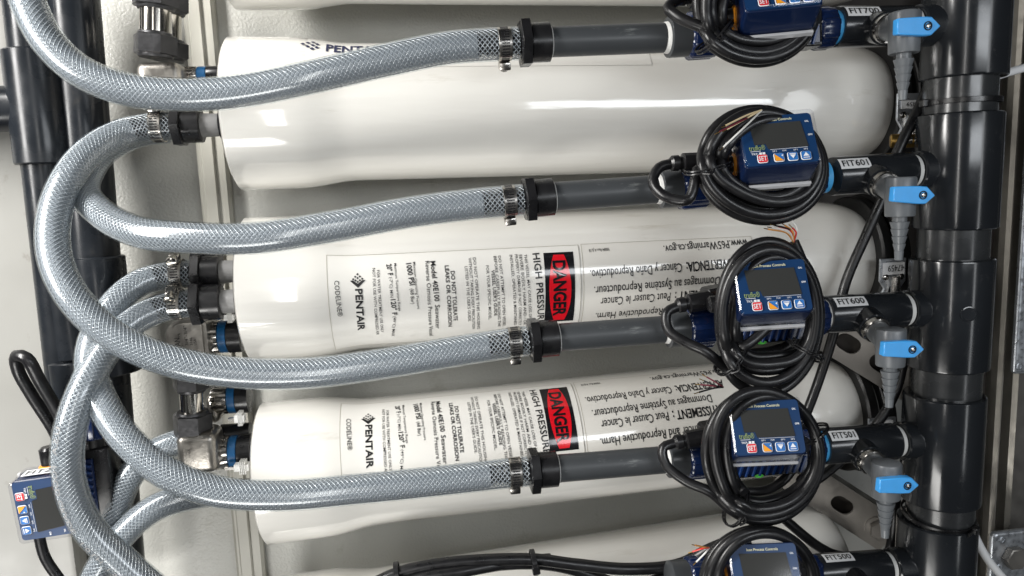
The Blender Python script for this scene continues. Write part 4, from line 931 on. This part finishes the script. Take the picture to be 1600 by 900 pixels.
# black fittings at the left ends of the vessels
def left_fit(x, y, Y, lab, clamplab, flip=True, s=1.0, ang=20):
    c = P(x, y, Y); th = adapter(c, (1, 0, 0.0), lab, big=s, white=False)
    mb = MB(); mb.lathe([(.0240 * s, .0105), (.040 * s, .0105)], seg=36, rib=lambda x_, q_, a: q_ + .0005 * math.sin(x_ * 4200)); part('thread', mb, M['tapegrey'], th)
    mb = MB(); mb.lathe([(.040 * s, .0125), (.060 * s, .0125)], seg=36); part('socket', mb, M['black'], th)
    clamp(c - Vector((.0135, 0, 0)), (1, 0, 0), HR + .0002, math.radians(ang), clamplab)
left_fit(272, 197, .000, 'black hose adapter at the left end of the upper plain vessel', 'worm drive clamp by the upper left adapter, screw on top', ang=18)
left_fit(303, 427, -.002, 'black hose adapter, upper of the pair left of the middle vessel', 'worm drive clamp on the upper hose of the close pair', ang=25)
left_fit(301, 474, -.022, 'black hose adapter, lower of the pair left of the middle vessel', 'worm drive clamp on the lower hose of the close pair', ang=40, s=1.06)
for k, (x0, x1, y, Y) in enumerate(((300, 345, 405, .02), (335, 372, 580, .02), (345, 392, 680, .022), (350, 398, 768, .01))):
    a, b = P(x0, y, Y), P(x1, y, Y); mb = MB(); L = (b - a).length; mb.lathe([(0, .009), (.001, .0105), (L, .0105)], basis((1, 0, 0), (0, 0, 1), (0, 0, 0)), 32)
    o = part('pipe_stub', mb, M['black']); o.location = a; tagtop(o, ['black pipe stub above the close pair of adapters', 'black pipe stub below the middle port', 'black pipe stub above the lowest port', 'black pipe stub below the lowest port'][k], 'pipe stub', 'black pipe stubs at the vessel ends')
# ================================================================== CABLES ON THE METERS
def coil(i, lab, turns, cpx, rx, ry, Y, r, seed, tie_angles, lead=None, tail=None, rot=0.0, sq=2.0, spread=.10, wires=None, wdir=(0, 0)):
    rg = random.Random(seed); pts = []; n = 20
    offs = [(rg.uniform(-1, 1), rg.uniform(-1, 1), rg.uniform(-1, 1)) for _ in range(turns + 2)]
    total = turns * n
    a0 = tie_angles[0]
    for k in range(total + 1):
        a = a0 + 2 * math.pi * k / n; tt = k / n; j = int(tt); f_ = tt - j; f_ = f_ * f_ * (3 - 2 * f_)
        o = [offs[j][m_] * (1 - f_) + offs[j+1][m_] * f_ for m_ in range(3)]
        tie = max(math.exp(-((((a - ta + math.pi) % (2 * math.pi)) - math.pi) / .55) ** 2) for ta in tie_angles)
        w_ = spread * (1 - .35 * tie); rx_ = rx * (1 - w_ * (j + f_) / turns * 1.3 + w_ * .22 * o[0]); ry_ = ry * (1 - w_ * (j + f_) / turns * 1.3 + w_ * .30 * o[1])
        ca, sa = math.cos(a), math.sin(a); e_ = 2 / sq
        x = rx_ * math.copysign(abs(ca) ** e_, ca); y = ry_ * math.copysign(abs(sa) ** e_, sa)
        xr = x * math.cos(rot) - y * math.sin(rot); yr = x * math.sin(rot) + y * math.cos(rot)
        sh_ = w_ * (j + f_) / turns; pts.append((cpx[0] + xr + rx * sh_ * .75, cpx[1] - yr - ry * sh_ * .55, Y - .0065 * ((j * 2 + 1) % 4 - 1.5) * .9 + .003 * o[2]))
    full = (lead or []) + pts + (tail or [])
    pp = [P(*p) for p in full]; path = catmull(pp, .0035); c = P(cpx[0], cpx[1], Y)
    th = thing('cable_coil', lab, 'cable', 'coiled black cables hung on the flow meters', loc=c)
    mb = MB(); tube_geo(mb, [p - c for p in path], r, 14); part('cable', mb, M['rubber'], th)
    # printed lettering along one turn
    for ta in tie_angles:
        pa = P(cpx[0] + (rx * (1 - spread * .5) * math.cos(ta)) * math.cos(rot) - (ry * (1 - spread * .5) * math.sin(ta)) * math.sin(rot), cpx[1] - (rx * (1 - spread*.5) * math.cos(ta) * math.sin(rot) + ry * (1 - spread*.5) * math.sin(ta) * math.cos(rot)), Y) - c
        rd = Vector((math.cos(ta + rot), 0, math.sin(ta + rot))); tn = Vector((-rd.z, 0, rd.x)); wv = .0042 + spread * (rx * .0006) * .52
        mbt = MB(); loop = []
        for k in range(25):
            an = 2 * math.pi * k / 24; loop.append(pa + rd * (math.cos(an) * (wv + .005)) + Vector((0, -1, 0)) * (math.sin(an) * .0135) + tn * (.0012 * math.sin(an * 2)))
        tube_geo(mbt, loop, .0009, 6); lp2 = [p + tn * .0022 for p in loop]; tube_geo(mbt, lp2, .0008, 6)
        tw = catmull([loop[6], loop[6] + rd * .004 - Vector((0, .003, 0)) + tn * .004, loop[6] + rd * .010 + tn * .003], .001); tube_geo(mbt, tw, .0009, 6)
        part('wire_tie', mbt, M['black'], th)
    if wires:
        base = Vector(full[-1]) if wires[0] == 'tail' else Vector(wires[0])
        for k, (mname, ex, ey) in enumerate(wires[1:]):
            b0 = Vector((base.x, base.y, base.z)); q1 = (b0.x + ex * .35 + rg.uniform(-3, 3) + wdir[0], b0.y + ey * .35 + rg.uniform(-2, 2) + wdir[1], b0.z - .004); q2 = (b0.x + ex, b0.y + ey, b0.z - .004 + rg.uniform(-.006, .006))
            pw = catmull([P(*b0), P(*q1), P(*q2)], .002); mbw = MB(); tube_geo(mbw, [p - c for p in pw], .0007, 6); part('wire', mbw, M[mname], th)
            e = pw[-1] - c; e0 = (pw[-1] - pw[-2]).normalized(); mbw = MB(); tube_geo(mbw, [e, e + e0 * .004], .0004, 5); part('wire_end', mbw, M['brass'], th)
    return th
def plug(px, py, Y, lab, L=.026, ang=0.0):
    mt = basis((1, 0, ang), (0, 0, 1), P(px, py, Y)); t_ = thing('cable_plug', lab, 'plug', 'black cable plugs left of the flow meters', mt=mt)
    mb = MB(); mb.lathe([(-.002, .0042), (0, .0062), (.005, .0064), (.006, .0052), (.008, .0052), (.009, .0078), (L, .0080), (L + .003, .0072)], seg=36, rib=lambda x, q_, a: q_ * (1 + (.03 * math.sin(a * 14) if x > .0085 else 0))); part('connector', mb, M['black'], t_)
    mb = MB(); mb.box((L + .012, .006, 0), (.026, .020, .018), bev=.002); part('socket_block', mb, M['black'], t_)
CR = .0042
coil(0, 'black cable coil at the top edge, lower half of a round coil', 6, (1180, 10), 97, 87, -.155, CR, 3, [math.radians(228)], lead=[(1062, -2, -.135), (1044, 12, -.14), (1062, 28, -.15), (1120, 55, -.16)], rot=-.15, spread=.26)
coil(1, 'round black cable coil with loose wire ends behind the second display', 6, (1189, 257), 101, 86, -.155, CR, 11, [math.radians(207)], lead=[(1052, 255, -.128), (1030, 262, -.13), (1020, 284, -.135), (1036, 305, -.145), (1075, 312, -.155)], rot=-.35, spread=.30,
     wires=((1190, 172, -.168), ('wire_cream', -56, 24), ('wire_cream', -54, 30), ('wire_maroon', -66, 34), ('wire_white', -60, 58)))
coil(2, 'tall black cable coil round the middle display, cut end fanned out above', 5, (1196, 493), 84, 115, -.155, CR, 23, [math.radians(222), math.radians(-35)], lead=[(1062, 478, -.128), (1042, 488, -.13), (1044, 515, -.135), (1072, 535, -.145), (1100, 548, -.152)],
     tail=[(1262, 430, -.15), (1252, 405, -.15), (1240, 378, -.15)], rot=.0, spread=.27, wires=('tail', ('wire_red', -2, -22), ('wire_white', -4, -36), ('wire_orange', -14, -26), ('wire_red', -24, -24), ('wire_white', -34, -22), ('black', -30, -26), ('wire_orange', -40, -20)), wdir=(4, -8))
coil(3, 'tall black cable coil round the fourth display, hanging below it', 5, (1189, 712), 94, 109, -.155, CR, 31, [math.radians(225), math.radians(8)], lead=[(1055, 692, -.128), (1036, 700, -.13), (1040, 725, -.135), (1072, 752, -.145), (1108, 768, -.152)], rot=.25, spread=.27,
     wires=((1130, 605, -.165), ('wire_maroon', -36, -4), ('black', -38, 8), ('black', -30, -10), ('wire_maroon', -26, -16)))
coil(4, 'round black cable coil at the bottom edge round the lowest display', 4, (1185, 915), 90, 90, -.155, CR, 41, [math.radians(270)], rot=.1, spread=.16, wires=((1108, 856, -.16), ('wire_orange', -22, -4), ('wire_red', -26, 6), ('wire_white', -20, 22)))
plug(1050, 255, -.128, 'black plug above the second row pipe'); plug(1060, 477, -.128, 'black plug above the third row pipe', ang=.12); plug(1056, 691, -.128, 'black plug above the fourth row pipe', ang=.1); plug(1060, -4, -.13, 'black plug at the top edge above the top row pipe')
# loops seen below the meters
rod([(1120, 575, -.11), (1160, 555, -.12), (1205, 548, -.12), (1238, 535, -.12), (1250, 505, -.11)], .0042, 'black cable passing below the middle flow meter body', group='loose black cables below the flow meters')
rod([(1150, 768, -.12), (1200, 765, -.12), (1232, 742, -.12), (1242, 715, -.11)], .0042, 'black cable passing below the fourth flow meter body', group='loose black cables below the flow meters')
# bottom cables
for k, (pts, lab) in enumerate((([(560, 925, -.09), (620, 896, -.09), (700, 880, -.09), (830, 874, -.09), (900, 882, -.09), (980, 889, -.09), (1060, 882, -.09), (1110, 858, -.10), (1180, 830, -.10)], 'upper black cable of the bundle along the bottom edge'),
    ([(570, 935, -.082), (640, 903, -.082), (730, 888, -.085), (820, 880, -.086), (880, 886, -.08), (940, 905, -.08), (1000, 925, -.08)], 'black cable of the bottom bundle dipping out of frame near the middle'),
    ([(575, 940, -.095), (650, 905, -.095), (720, 893, -.095), (800, 879, -.085), (860, 874, -.082)], 'lower black cable at the left of the bottom bundle'),
    ([(1000, 915, -.09), (1070, 892, -.09), (1130, 862, -.09), (1170, 842, -.09)], 'black cable rising into the bottom coil'))):
    rod(pts, .0054, lab, group='black cables along the bottom edge')
for (x, y, lab) in ((621, 899, 'black cable tie, left one of the two on the bottom bundle'), (834, 879, 'black cable tie, right one of the two on the bottom bundle')):
    ziptie(0, .0105, lab, P(x, y, -.088), math.radians(0), False, 0, axis=(1, 0, .1))
